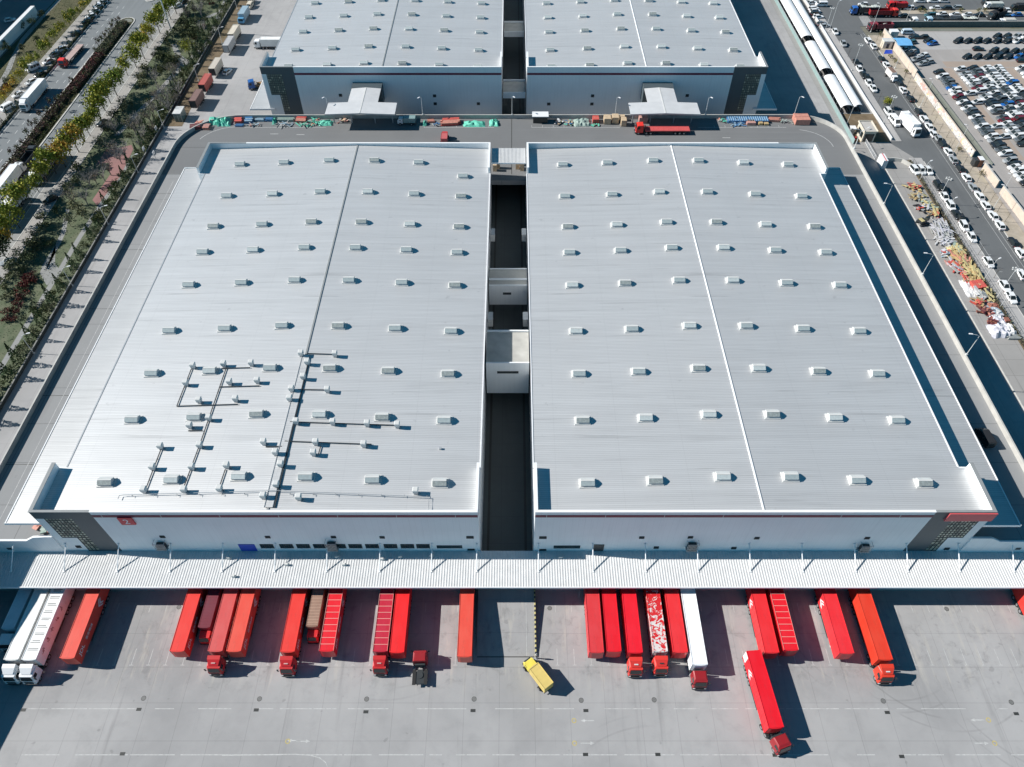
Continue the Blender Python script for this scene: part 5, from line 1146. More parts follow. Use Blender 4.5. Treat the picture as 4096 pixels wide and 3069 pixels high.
# ================================================================ walls, sheds, lamps
def wallthing(name,label,pts,w,z0,z1,m,cat='wall',cap=None):
    t=thing(name,label,cat,(0,0,0)); obj('wall',wallrun(pts,w,z0,z1),m,t)
    if cap: obj('coping',wallrun(pts,w+.12,z1,z1+.1),cap,t)
    return t
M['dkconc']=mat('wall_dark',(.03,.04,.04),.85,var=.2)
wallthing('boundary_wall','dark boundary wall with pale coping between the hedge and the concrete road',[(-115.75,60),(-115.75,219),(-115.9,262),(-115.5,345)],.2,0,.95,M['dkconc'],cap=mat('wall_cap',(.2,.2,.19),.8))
wallthing('far_left_wall','long white roofed wall at the far left beyond the dry lawn',[(-193.2,60),(-193.2,306)],1.5,0,3.6,M['white'],cap=M['white'])
wallthing('shed_wall','low pale wall along the east side of the white sheds',[(123.0,213),(122.4,240),(122.3,345)],.22,0,1.0,M['offw'],cap=M['white'])
wallthing('glass_fence','pale green glass fence west of the white sheds',[(110.1,211),(110.1,345)],.08,0,1.6,M['greenglass'],'fence',M['steel'])
wallthing('lot_wall','dark green wall between the cross road and the pale lot',[(146,293),(150,295.2),(157,295.4),(330,295.6)],.3,0,2.2,mat('wall_green',(.1,.12,.115),.8,var=.2),cap=M['concd'])
M['tanwall']=mat('wall_tan',(.55,.46,.38),.85,var=.12)
wallthing('tan_wall','plain tan wall between the verge and the upper car lot',[(144.7,288),(145.3,270),(145.4,254.5)],.35,0,2.6,M['tanwall'],cap=M['concd'])
wallthing('tan_wall','plain tan wall below the brown gate, between verge and lot',[(145.6,196.5),(145.8,187)],.35,0,2.5,M['tanwall'],cap=M['concd'])
wallthing('tan_wall','plain tan wall at the right edge, past the gap in the wall',[(146.0,184.5),(146.6,160),(146.8,60)],.35,0,2.5,M['tanwall'],cap=M['concd'])
def mural():
    t=NT('mural_paint',.8,.2); o=t.map((1,1,1)); n=t.noise(t.map((1,.5,.7)),.6,4,.6,.8); n2=t.noise(t.map((1,.6,.9),0,(5,9,0)),.6,4,.6,.6)
    c=t.mix(t.rng(n,.55,.6,0,.8),(.62,.6,.57),(.55,.27,.22)); c=t.mix(t.rng(n2,.56,.6,0,.7),c,(.62,.5,.2)); n3=t.noise(o,1.2,4,.6); c=t.mix(t.rng(n3,.42,.6,0,.7),c,(.38,.36,.33))
    return t.done(c)
M['mural']=mural()
wallthing('mural_wall','white wall with faded red and yellow painted patches beside the verge',[(145.0,253.5),(145.1,230),(145.4,203.5)],.3,0,2.2,M['mural'],cap=M['tanwall'])
wallthing('lot_fence','dark green screen fence between worn grass and the packed cars',[(149.3,251),(149.6,220),(149.7,202),(149.8,199)],.08,0,.75,mat('screen_green',(.16,.175,.155),.8),'fence')
t=thing('strip_fence','thin wire fence with posts along the hedge bed','fence',(0,0,0))
b=MB()
for y in range(62,202,2): b.box(125.3,125.36,y,y+.06,.1,1.6)
for z in (.5,1.0,1.55): b.box(125.31,125.35,62,201,z,z+.03)
obj('mesh_panels',b,M['dkmetal'],t)
# barrel roofed sheds
def shed(label,x0,x1,y0,y1,h,nrib):
    t=thing('barrel_shed',label,'shed',((x0+x1)/2,y0,0),0,'white barrel roofed sheds'); w=(x1-x0)/2; n=10; L=y1-y0
    pr=[(w*math.cos(PI*k/n),h+(.95*w*.55)*math.sin(PI*k/n)) for k in range(n+1)]
    b=MB(); vs=[(x,0,z) for x,z in pr]+[(x,L,z) for x,z in pr]
    b.add(vs,[(i,i+1,n+2+i,n+1+i) for i in range(n)]); b.add([(x*.985,y,z-.08) for x,y,z in vs],[(n+1+i,n+2+i,i+1,i) for i in range(n)])
    o=obj('barrel_roof',b,M['white'],t); o.data.polygons.foreach_set('use_smooth',[True]*len(o.data.polygons))
    b=MB()
    for i in range(int(L/4)+1):
        y=min(.15+i*4,L-.15)
        for s in (-1,1): b.box(s*w-.05,s*w+.05,y-.05,y+.05,0,h)
        for k in range(n): 
            (xa,za),(xb,zb)=pr[k],pr[k+1]; b.tube([(xa*.97,y,za-.1),(xb*.97,y,zb-.1)],.05,4)
    obj('frame',b,M['steel'],t)
    b=MB(); r=random.Random(int(y0))
    for i in range(int(L/.8)):                      # parked bicycles and scooters in one rack
        y=.4+i*.8; 
        for s in (-1,1):
            x=s*w*.5+r.uniform(-.1,.1); b.tube([(x-.45,y,.32),(x,y+.05,.6),(x+.45,y,.32)],.05,4); b.ycyl(x-.45,.32,.3,y-.03,y+.03,8); b.ycyl(x+.45,.32,.3,y-.03,y+.03,8); b.box(x-.3,x-.1,y-.06,y+.06,.75,.82)
    o=obj('bicycle_rack',b,M['dkmetal'],t); o['kind']='stuff'
    return t
shed('wide white barrel roofed shed nearest the guardhouse',111.0,115.1,229.8,250.9,2.1,5)
shed('wide white barrel roofed shed, second from the guardhouse',110.9,115.1,255.4,276.8,2.1,5)
shed('wide white barrel roofed shed at the top of the picture',110.8,115.1,281,338,2.1,5)
shed('narrow continuous white barrel roof beside the three wide sheds',115.7,118.6,230.6,338,2.1,5)
# guardhouse, gate pillar, booth, huts
t=thing('guardhouse','beige flat roofed guardhouse with a parapet roof at the site gate','guardhouse',(114.9,212.2,0))
b=MB(); b.box(-1.9,1.9,0,6,0,3.6); obj('walls',b,M['cream'],t); b=MB(); b.box(-2.1,2.1,-.2,6.2,3.6,3.75); obj('roof',b,mat('flat_roof',(.45,.43,.4),.8,var=.1),t)
b=MB(); b.box(-2.2,-2.0,-.3,6.3,3.6,4.1); b.box(2.0,2.2,-.3,6.3,3.6,4.1); b.box(-2.0,2.0,6.1,6.3,3.6,4.1); b.box(-2.0,2.0,-.3,-.1,3.6,3.95); obj('parapet',b,M['cream'],t)
for s in (-1,1):
    b=MB(); b.box(s*1.92-.03,s*1.92+.03,.6,4.8,1.0,2.8); obj('window',b,M['glass'],t)
b=MB(); b.box(-1.5,1.5,-.04,0,.2,2.9); obj('glass_door',b,M['glass'],t)
t=thing('gate_pillar','white block gate pillar with a red band at the entrance','pillar',(115.2,197.2,0))
b=MB(); b.box(-.7,.7,0,4,0,2.8); obj('block',b,M['white'],t); b=MB(); b.box(-.1,.15,-.05,4.05,2.81,2.84); obj('red_band',b,M['red'],t)
t=thing('sliding_gate','long low white sliding gate across the site entrance','gate',(114.2,202,0))
b=MB()
for i in range(30): b.box(-.05,.05,i*.34,i*.34+.05,.1,1.3)
b.box(-.04,.04,0,10,.15,.22); b.box(-.04,.04,0,10,1.25,1.32); obj('frame',b,M['white'],t)
t=thing('entrance_wall','low pale wall curving from the gate pillar to the hedge bed','wall',(0,0,0))
obj('wall',wallrun([(116.2,200.8),(119.5,201.3),(122,200.6),(124.2,197.5)],.3,0,1.3),M['concd'],t)
t=thing('signboard_hut','small white hut beside the guardhouse fence','hut',(111.4,217.6,0))
b=MB(); b.box(-.7,.7,-.7,.7,0,2.1); obj('walls',b,M['steel'],t); b=MB(); b.box(-.9,.9,-.9,.9,2.1,2.2); obj('roof',b,M['white'],t)
t=thing('fire_box','small red box on the grass beside the guardhouse','box',(111.3,213.6,0)); b=MB(); b.box(-.3,.3,-.3,.3,0,.9); b.box(-.35,.35,-.35,.35,.9,.97); obj('cabinet',b,M['red'],t)
M['boothglass']=mat('booth_glass',(.1,.16,.15),.15,var=.3,scale=1.5,spec=.6)
t=thing('guard_booth','glass walled guard booth with white roof at the end of the soil strip','guard booth',(-111.3,226.6,0))
b=MB(); b.box(-1.15,1.15,-2.1,2.1,0,2.9); obj('glass_walls',b,M['boothglass'],t)
b=MB(); b.box(-1.35,1.35,-2.4,2.4,2.9,3.15); obj('roof',b,M['offw'],t)
b=MB()
for x in (-1.17,0,1.17):
    for y in (-2.12,2.12): b.box(x-.05,x+.05,y-.05,y+.05,0,2.9)
obj('frame',b,M['steel'],t)
t=thing('pale_hut','pale hut with grey roof beside the blue roofed shed','hut',(142.7,278.2,0))
b=MB(); b.box(-1.7,1.7,-1.3,1.3,0,2.7); obj('walls',b,M['cream'],t); b=MB(); b.box(-1.9,1.9,-1.5,1.5,2.7,2.85); obj('roof',b,M['offw'],t); b=MB(); b.box(-.4,.6,-1.34,-1.3,0,2); obj('door',b,M['dkmetal'],t)
t=thing('blue_roof_shed','open shed with a bright blue roof beside the tan wall','shed',(148.0,277,0))
b=MB(); b.xprism([(-3.2,2.7),(0,3.3),(3.0,2.7),(3.0,2.6),(0,3.2),(-3.2,2.6)],-2.9,2.6); obj('roof',b,mat('blue_roof',(.16,.42,.72),.5,var=.12),t)
b=MB()
for x in (-2.6,2.3):
    for y in (-3,2.7): b.box(x-.08,x+.08,y-.08,y+.08,0,2.7)
obj('posts',b,M['steel'],t)
t=thing('blue_mat','bright blue tarpaulin lying flat on the verge','tarpaulin',(142.4,274.1,.1)); b=MB(); b.add([(-2.2,-1.6,.05),(1.2,-1.4,.06),(2.0,1.5,.08),(-.5,1.6,.05),(-2.2,-1.6,0),(1.2,-1.4,0),(2.0,1.5,0),(-.5,1.6,0)],[(0,1,2,3),(0,4,5,1),(1,5,6,2),(2,6,7,3),(3,7,4,0)]); obj('sheet',b,M['blue'],t)
t=thing('white_cabin','white site cabin standing just inside the lot wall','cabin',(148.0,286.6,0)); b=MB(); b.box(-1.5,1.5,-1.2,1.2,0,2.5); obj('walls',b,M['offw'],t); b=MB(); b.box(-1.6,1.6,-1.3,1.3,2.5,2.62); obj('roof',b,M['white'],t)
t=thing('brown_gate_hut','small rusty brown gate hut at the end of the mural wall','hut',(144.6,199,0)); b=MB(); b.box(-1.3,.1,-1,1,0,2.3); obj('side_room',b,M['dkmetal'],t); b=MB(); b.box(.1,1.4,-1,1,0,2.5); obj('walls',b,mat('rust_panel',(.35,.13,.07),.7),t); b=MB(); b.box(.0,1.5,-1.1,1.1,2.5,2.6); obj('roof',b,M['white'],t)
t=thing('off_building','tall plain building beyond the far left yard','building',(-228,292,0)); b=MB(); b.box(-14,14,-60,60,0,17); obj('walls',b,M['wall'],t); b=MB(); b.box(-14.5,14.5,-60.5,60.5,17,17.4); obj('roof',b,M['offw'],t)
# lamps
def lamp(x,y,z0,zt,ax,ay,label,group,flood=False,r=.09,al=1.9):
    t=thing('street_lamp',label,'lamp post',(x,y,z0),0,group); h=zt-z0
    b=MB(); b.tube([(0,0,0),(0,0,h)],r,7,0,r*.6); b.box(-.2,.2,-.2,.2,0,.3); obj('pole',b,M['lamppole'],t)
    if flood:
        for k in range(6):
            b=MB(); a=k*PI/3; cx,cy=.75*math.cos(a),.75*math.sin(a); b.tube([(0,0,h-.2),(cx,cy,h)],.035,4); b.box(cx-.16,cx+.16,cy-.16,cy+.16,h-.05,h+.16); obj('floodlight',b,M['offw'],t)
    else:
        b=MB(); d=Vector((ax,ay)).normalized(); b.tube([(0,0,h-.05),(d.x*al*.3,d.y*al*.3,h+.25),(d.x*al,d.y*al,h+.4)],r*.55,6); obj('arm',b,M['lamppole'],t)
        b=MB(); b.obox((d.x*al,d.y*al),(d.x,d.y),.4,.15,h+.34,h+.46); obj('lamp_head',b,M['white'],t)
    return t
M['lamppole']=mat('lamp_pole',(.66,.67,.66),.4,.1,var=.05)
for i,(x,y,h) in enumerate([(100.2,135.3,17.2),(100.2,108.7,17.1),(100.2,163.8,17.0),(100.2,190.4,17)]): lamp(x,y,11.2,h,-1,.15,'lamp post on the right parapet of the elevated road, %s from the near end'%['second','first','third','fourth'][i],'lamp posts on the parapet')
for i,(x,y,h) in enumerate([(-56.5,209.2,16.9),(-27.6,209.2,16.9),(0,209.2,17.1),(31.9,209.2,16.9),(59.8,209.2,16.9),(87.3,209.2,17.1)]): lamp(x,y,11.2,h,(-.5 if i<2 else .5),-.6,'lamp post on the back parapet of the elevated road, %s from the left'%nth(i),'lamp posts on the parapet',al=1.0)
for i,(x,y,h) in enumerate(sorted([(-111.4,281,5.7),(-112.6,252.2,5.5),(-113,311.3,5.6),(-115.3,220.7,5.9),(-115.4,195.1,5.7),(-115.4,169.4,5.7),(-115.6,143.5,5.85),(-115.6,119.4,6.0)],key=lambda p:p[1])): lamp(x,y,0,h,1,.35,'lamp post along the dark boundary wall, %s from the near end'%nth(i),'lamp posts along the boundary wall',al=1.7)
rl=[(125.1,292.0,10.9,0),(122.9,290.6,9.2,1),(140.9,290.6,10.5,0),(156,296.1,9.6,0),(124.3,259.8,9.3,1),(140.6,261.4,6.9,0),(111.8,223.3,5.7,0),(124.0,223.6,9.3,1),(139.8,233.7,6.5,0),(113.5,213.2,4,0),(109.7,208.7,5.5,0),(140.3,205.4,5.5,0),(145.8,213.2,5,0),(124.6,191.3,6,0),(124.8,179.1,8.6,1),(124.8,172.9,6,0),(140.7,176.8,7.5,0),(149.1,187.6,4,0),(124.7,145.4,7,0),(124.8,138.2,10.2,1),(124.8,135.4,3.4,0),(184.5,297,9.4,0),(145.7,242.9,5,0)]
desc=['by the sheds at the top of the road','first of the flood masts, beside the low shed wall','at the junction corner beside the tippers','at the bend of the lot wall','with flood heads, at the middle of the shed wall','on the verge beside the brown roofed lorry','between the barrel sheds and the guardhouse','with flood heads, by the white minibus','on the verge next to the mural wall','short, in front of the guardhouse','by the curved parapet corner','on the verge near the lower mural','behind the mural on worn grass','beside three white cars','with flood heads, among the red scrap','above the scrap planks','on the verge at the right edge','short, on the lot side of the tan wall','beside the red boxes','with flood heads, near the yellow scrap','short, beside the rusty frames','along the lot wall on the right','behind the upper mural']
for (x,y,h,f),dd in zip(rl,desc): lamp(x,y,.1,h,.6 if x<130 else -.6,.3,'grey roadside lamp post '+dd,'lamp posts by the right road',bool(f),.08,1.0)
t=lamp(-134.1,291.5,0,27,1,-.3,'very tall pale mast rising from the left pavement','',False,.28,2.4)
# three small road signs by the wall
for i,(x,y) in enumerate(((-116.4,217.5),(-116.5,205.5),(-112.5,203))):
    t=thing('notice_board',['white notice board at the wall, upper one','white notice board at the wall, lower one','small white sign on the concrete road'][i],'sign',(x,y,0)); b=MB(); b.box(-.05,.05,-.05,.05,0,2.2); obj('post',b,M['steel'],t); b=MB(); b.box(-.06,.06,-.75,.75,1.3,2.4); obj('board',b,M['white'],t)

# ================================================================ vegetation
def crown_mb(n,rx,ry,rz,size,seed,mats=2,clumps=9,cone=False):
    r=random.Random(seed); b=MB(); cl=[]
    for i in range(clumps):
        a=r.uniform(0,2*PI); e=r.uniform(-.5,1); rr=r.uniform(.35,.8)
        cl.append((math.cos(a)*math.sqrt(max(0,1-e*e))*rr,math.sin(a)*math.sqrt(max(0,1-e*e))*rr,e*rr,r.uniform(.3,.5),r.randrange(mats)))
    for i in range(n):
        if cone:
            h=r.random()**1.4; a=r.uniform(0,2*PI); q=(1-h)*(.65+.35*r.random()); b.leaf((rx*q*math.cos(a),ry*q*math.sin(a),h*rz),size,r,0 if r.random()<.6 else 1)
        else:
            c=cl[i%clumps]; p=[c[j]+r.gauss(0,c[3]*.62) for j in range(3)]
            l=math.sqrt(sum(v*v for v in p)); 
            if l>1.15: p=[v/l*1.1 for v in p]
            b.leaf((p[0]*rx,p[1]*ry,rz+p[2]*rz),size,r,c[4] if r.random()<.75 else r.randrange(mats))
    return b
def trunk_mb(h,r0,seed,n=5,spread=1.5,top=1.6):
    r=random.Random(seed); b=MB(); b.tube([(0,0,0),(r.uniform(-.1,.1),r.uniform(-.1,.1),h*.6),(0,0,h)],r0,6,0,r0*.55)
    for i in range(n):
        a=2*PI*i/n+r.uniform(-.4,.4); z=h*r.uniform(.55,.95); b.tube([(0,0,z),(math.cos(a)*spread*.5,math.sin(a)*spread*.5,z+top*.5),(math.cos(a)*spread,math.sin(a)*spread,z+top)],r0*.45,4,0,r0*.12)
    return b
def bare_mb(h,seed,sp=2.4):
    r=random.Random(seed); b=MB(); b.tube([(0,0,0),(0.05,0,h*.35)],.16,6,0,.12)
    for i in range(9):
        a=2*PI*i/9+r.uniform(-.3,.3); e=(math.cos(a)*sp*r.uniform(.5,1),math.sin(a)*sp*r.uniform(.5,1),h*r.uniform(.65,1)); s0=(0.05,0,h*r.uniform(.2,.35)); m=tuple((s0[j]+e[j])/2+(0,0,.3)[j] for j in range(3))
        b.tube([s0,m,e],.08,4,0,.025)
        for k in range(7):
            f=r.uniform(.3,1); p=tuple(s0[j]+(e[j]-s0[j])*f for j in range(3)); q=(p[0]+r.uniform(-.9,.9),p[1]+r.uniform(-.9,.9),p[2]+r.uniform(.2,1.0)); b.tube([p,q],.035,3,0,.015)
            for kk in range(2): b.tube([q,(q[0]+r.uniform(-.5,.5),q[1]+r.uniform(-.5,.5),q[2]+r.uniform(0,.5))],.018,3,0,.01)
    return b
VR=random.Random(5)
def tree(name,label,x,y,key,crown,mats,trunk,group,z=0,sc=1,tz=0,cat='tree'):
    t=thing(name,label,cat,(x,y,z),VR.uniform(0,6.28),group); s=sc*VR.uniform(.8,1.25); t.scale=(s,s,s*VR.uniform(.92,1.1))
    if trunk: cpart('tk_'+trunk[0],'trunk',trunk[1],[M['bark']],t)
    if crown: cpart('cr_'+key,'crown',crown,[M[m] for m in mats],t,(0,0,tz))
    return t
TK=('street',lambda:trunk_mb(3.0,.13,1)); TS=('small',lambda:trunk_mb(1.3,.07,2,4,.6,.7)); TB=('bush',lambda:trunk_mb(.5,.08,3,5,.5,.4))
pal={'g':('leaf_g','leaf_g'),'y':('leaf_y','leaf_g'),'o':('leaf_o','leaf_y'),'d':('leaf_d','leaf_ev')}
cn={'g':'yellowish green','y':'yellow','o':'orange','d':'dark green'}
stc=[0]*40
for i,(x,y,c) in enumerate(sorted([(x,y,'g' if y in (211.7,202.4) else c) for x,y,c in LAY['street_tree']],key=lambda p:-p[1])):
    v=i%3; tree('street_tree','%s roadside tree by the left parking bays, %s from the far end'%(cn[c],nth(i)),x-.6,y+.3,'st%s%d'%(c,v),lambda v=v:crown_mb(760,2.75,2.75,2.7,.7,20+v,2,12),pal[c],TK,'trees along the left street',.1,1.1,1.9)
for i,(x,y,c) in enumerate(LAY['autumn']):
    v=i%2; tree('autumn_tree','small %s autumn tree edging the dry lawn, %s from the far end'%(cn[c],nth(i)),x,y,'au%s%d'%(c,v),lambda v=v:crown_mb(330,1.6,1.6,1.8,.55,40+v,2,8),pal[c],TS,'autumn trees beside the side pavement',.1,1.0,.9)
for i,(x,y) in enumerate(LAY['median_tree']):
    tree('median_tree','small dark shrub tree on the west edge of the median, %s from the far end'%nth(i),x,y,'md%d'%(i%2),lambda v=i%2:crown_mb(130,.95,.95,1.2,.4,50+v,2,7),('leaf_ev','leaf_maroon'),TS,'small trees on the median',.14,1.0,.7)
y=182;i=0
while y<297:
    tree('median_tree','slim dark tree on the east edge of the median, %s from the near end'%nth(i),-152.6+VR.uniform(-.3,.3),y,'md%d'%(i%2),lambda v=i%2:crown_mb(130,.95,.95,1.2,.4,50+v,2,7),('leaf_ev','leaf_maroon'),TS,'small trees on the median',.14,1.0,.8); y+=VR.uniform(4.6,6.4); i+=1
for i,(x,y) in enumerate(LAY['left_green_tree']):
    tree('evergreen_tree','dark tree on the dry lawn near the far left path, %s in the group'%nth(i),x,y,'ev%d'%(i%3),lambda v=i%3:crown_mb(330,1.9,1.9,1.7,.5,60+v,2,9),('leaf_d','leaf_ev'),TS,'dark trees on the dry lawn',.1,.9,.6)
for i,(x,y) in enumerate(LAY['evergreen']):
    big=(x,y)==(-121.6,272.9)
    tree('evergreen_tree','big round bright green tree on the lawn by the forked path' if big else 'rounded dull green tree in the left park, %s from the far end'%nth(i),x,y,'evb' if big else 'ev%d'%(i%3),(lambda:crown_mb(900,3.4,3.4,2.6,.55,66,2,14)) if big else (lambda v=i%3:crown_mb(330,1.9,1.9,1.7,.5,60+v,2,9)),('leaf_olive','leaf_g') if big else ('leaf_ev2','leaf_ev'),TS,'' if big else 'rounded trees in the left park',.06,1.0,.5 if not big else .4)
for i,(x,y) in enumerate(LAY['bare']):
    v=i%4; t=thing('bare_tree','leafless grey tree in the left park, %s of the bare trees'%nth(i),'tree',(x,y,.06),VR.uniform(0,6.28),'leafless trees in the left park'); s=VR.uniform(.85,1.3); t.scale=(s,s,s)
    cpart('bare%d'%v,'branches',lambda v=v:bare_mb(5.2,80+v),[M['twig'] if v%2 else M['twig2']],t)
    if v in (1,3): cpart('bcr%d'%v,'dry_leaves',lambda v=v:crown_mb(110,2,2,1.5,.34,90+v,2,10),[M['leaf_dry'],M['leaf_olive']],t,(0,0,1.6))
def shrubs(l,name,label,group,mats,key,n,rx,rz,size,sc=1,cat='shrub'):
    for i,(x,y) in enumerate(l):
        v=i%3; t=thing(name,label%nth(i),cat,(x,y,.06),VR.uniform(0,6.28),group); s=sc*VR.uniform(.75,1.3); t.scale=(s,s,s)
        cpart('sh%s%d'%(key,v),'foliage',lambda v=v:crown_mb(n,rx,rx,rz,size,100+v,2,8),[M[m] for m in mats],t); cpart('tk_bush','stems',TB[1],[M['bark']],t)
shrubs(LAY['shrub'],'shrub','green shrub in the lower left park, %s of the green clumps','green shrubs in the lower left park',('leaf_ev','leaf_olive'),'g',220,1.5,.8,.4)
shrubs(LAY['redshrub'],'red_shrub','dark red shrub in the park, %s of the red clumps','dark red shrubs in the left park',('leaf_red','leaf_maroon'),'r',220,1.4,.7,.38)
yb=['beside the tipper corner','near the blue mat','below the small brown roofed lorry','beside the tan wall','on the cross median, first from the left','on the cross median, second from the left','on the cross median, third from the left','on the cross median, fourth from the left','on the cross median, fifth from the left','on the cross median, sixth from the left','on the cross median, last one','by the dark figure on the right road','at the lower mural','past the tan wall gap']
for (x,y),l in zip(LAY['yellowbush'],yb):
    t=thing('dry_bush','yellowish dry bush '+l,'bush',(x,y,.1),VR.uniform(0,6),'dry bushes by the roads'); cpart('shy','foliage',lambda:crown_mb(120,1.0,1.0,.8,.36,120,2,7),[M['leaf_dry'],M['leaf_grassy']],t); cpart('tk_bush','stems',TB[1],[M['bark']],t)
pr=random.Random(31); spots=[]
def nearpath(x,y,d=1.9):
    for l in ([(-130,214),(-126,241),(-123.5,252),(-120.5,266),(-118,279),(-118,292),(-120,320)],[(-122,268),(-130,280.5)],[(-121.4,100),(-121.4,164),(-120,200)],[(-126.2,161),(-126,150),(-122.3,144)],[(-130,177),(-126.5,163)],[(-120.5,308),(-127,300)]):
        for p,q in zip(l,l[1:]):
            v=Vector((q[0]-p[0],q[1]-p[1])); u=max(0,min(1,((x-p[0])*v.x+(y-p[1])*v.y)/v.length_squared))
            if (x-p[0]-u*v.x)**2+(y-p[1]-u*v.y)**2<d*d: return True
    return False
while len(spots)<64:
    x,y=pr.uniform(-133.5,-121.5),pr.uniform(150,325)
    if all((x-a)**2+(y-c)**2>9 for a,c in spots) and not nearpath(x,y) and not (-130.5<x<-120.5 and 177<y<212): spots.append((x,y))
for i,(x,y) in enumerate(sorted(spots,key=lambda p:-p[1])):
    tree('park_tree','low leafy tree on the left lawn, %s of them from the far end'%nth(i),x,y,'pk%d'%(i%4),lambda v=i%4:crown_mb(300,1.9,1.9,1.5,.48,170+v,2,10),('leaf_ev2' if i%4<2 else 'leaf_ev','leaf_olive' if i%2 else 'leaf_d'),TS,'low leafy trees on the left lawn',.06,.95,.8)
# hedge plants along the boundary wall
y=96;i=0
while y<332:
    if i%5 in (1,3): t=tree('conifer','dark green cone shaped conifer behind the boundary wall, %s from the near end'%nth(i//5*2+(i%5)//3),-117.3+VR.uniform(-.5,.4),y,'co%d'%(i%2),lambda v=i%2:crown_mb(420,1.35,1.35,5.8,.45,130+v,2,5,True),('leaf_con','leaf_hedge'),TB,'conifers behind the boundary wall',.06,1.0,.2)
    else:
        t=thing('hedge_shrub','green shrub in the strip behind the boundary wall, %s from the near end'%nth(i//5*3+(0,0,1,1,2)[i%5]),'shrub',(-118.2+VR.uniform(-.9,.9),y,.06),VR.uniform(0,6),'shrubs behind the boundary wall'); s=VR.uniform(.8,1.35); t.scale=(s,s,s)
        cpart('hs%d'%(i%3),'foliage',lambda v=i%3:crown_mb(260,1.5,1.5,1.1,.42,140+v,2,9),[M['leaf_hedge'],M['leaf_ev'] if i%3 else M['leaf_olive']],t); cpart('tk_bush','stems',TB[1],[M['bark']],t)
    y+=VR.uniform(2.1,3.0); i+=1
# dark spiky conifers in the strip between side pavement and street
y=200;i=0
while y<322:
    if 238<y<252: y=252
    t=tree('conifer','slim dark conifer between the left street and the side pavement, %s from the near end'%nth(i),-169.0+VR.uniform(-.25,.25),y,'cs%d'%(i%2),lambda v=i%2:crown_mb(130,.8,.8,3.0,.36,150+v,2,5,True),('leaf_con','leaf_d'),TB,'slim conifers by the left street',.1,1,.2); y+=VR.uniform(3.0,4.4); i+=1
def hedge(name,label,x0,x1,y0,y1,h,mats,n,size,seed,cat='hedge',z=.14):
    r=random.Random(seed); t=thing(name,label,cat,((x0+x1)/2,y0,z)); w=(x1-x0)/2; L=y1-y0; b=MB()
    for i in range(n):
        x=r.uniform(-w,w); e=min(1,(w-abs(x))/.35+.25); b.leaf((x,r.uniform(0,L),h*e*(1-.45*r.random()**2)+r.gauss(0,.05)),size,r,0 if r.random()<.65 else 1)
    obj('foliage',b,[M[m] for m in mats],t); b=MB(); b.box(-w+.3,w-.3,.2,L-.2,0,h*.55); obj('inner_twigs',b,M['hedgecore'],t)
M['hedgecore']=mat('hedge_core',(.035,.032,.025),.9)
hedge('clipped_hedge','olive clipped hedge on the upper part of the median',-157.2,-153.0,271.5,298,1.3,('leaf_olive','leaf_ev2'),2600,.5,1)
hedge('red_hedge','dark reddish brown hedge on the middle of the median',-156.6,-152.9,243,271,1.5,('leaf_maroon','leaf_red'),2800,.5,2)
hedge('red_hedge','dark reddish brown hedge on the lower part of the median',-157.3,-154.3,150,243,1.5,('leaf_maroon','leaf_ev'),5200,.5,3)
hedge('grass_border','bright grass border along the east side of the lower median',-154.2,-152.6,196,228,.35,('leaf_grassy','leaf_olive'),1500,.4,4,'grass border')
hedge('grass_border','green border along the west side of the middle median',-157.5,-156.5,236,262,.5,('leaf_grassy','leaf_ev'),900,.4,5,'grass border')
hedge('roadside_hedge','low dark hedge between the left street and side pavement',-169.6,-168.6,196,322,.8,('leaf_hedge','leaf_d'),3000,.4,6)
hedge('dry_hedge','low dry hedge between the scrap strip and the pavement',124.2,125.2,62,201,.7,('leaf_olive','leaf_dry'),2400,.4,7)
# bare saplings on the verge
for i,(x,y) in enumerate(sorted(LAY['sapling'],key=lambda p:-p[1])):
    t=thing('sapling','thin bare sapling beside the right road, %s from the far end'%nth(i),'tree',(x,y,.1),VR.uniform(0,6),'bare saplings by the right road'); v=i%3
    def sap(v=v):
        r=random.Random(200+v); b=MB(); b.tube([(0,0,0),(.1,0,1.8),(0,.1,3.6)],.06,5,0,.02)
        for k in range(7):
            z=1.3+k*.3; a=r.uniform(0,6.28); b.tube([(.05,0,z),(math.cos(a)*.6,math.sin(a)*.6,z+.7)],.025,3,0,.01)
        return b
    cpart('sap%d'%v,'branches',sap,[M['bark']],t)
tree('street_tree','small leafy green tree at the edge of the right road',127.9,233.5,'stg0',lambda:crown_mb(300,2.1,2.1,2.4,.5,20,2,10),pal['g'],TK,'',.1,.55,1.9)
# grass tufts over the lawns: nobody could count them
b=MB(); r=random.Random(77)
for i in range(9000):
    if i%3: x,y=r.uniform(-134,-116.4),r.uniform(110,335)
    else: x,y=r.uniform(-190,-176.2),r.uniform(235,335)
    if -122.4<x<-120.4 and y<170: continue
    if -130.5<x<-120 and 177<y<211: continue
    b.leaf((x,y,.16),.34,r,0 if r.random()<.5 else 1)
o=obj('grass',b,[M['leaf_olive'],M['leaf_ev2']]); tag(o,'tufts of dull grass and fallen leaves over the left lawns','grass',None,'stuff')

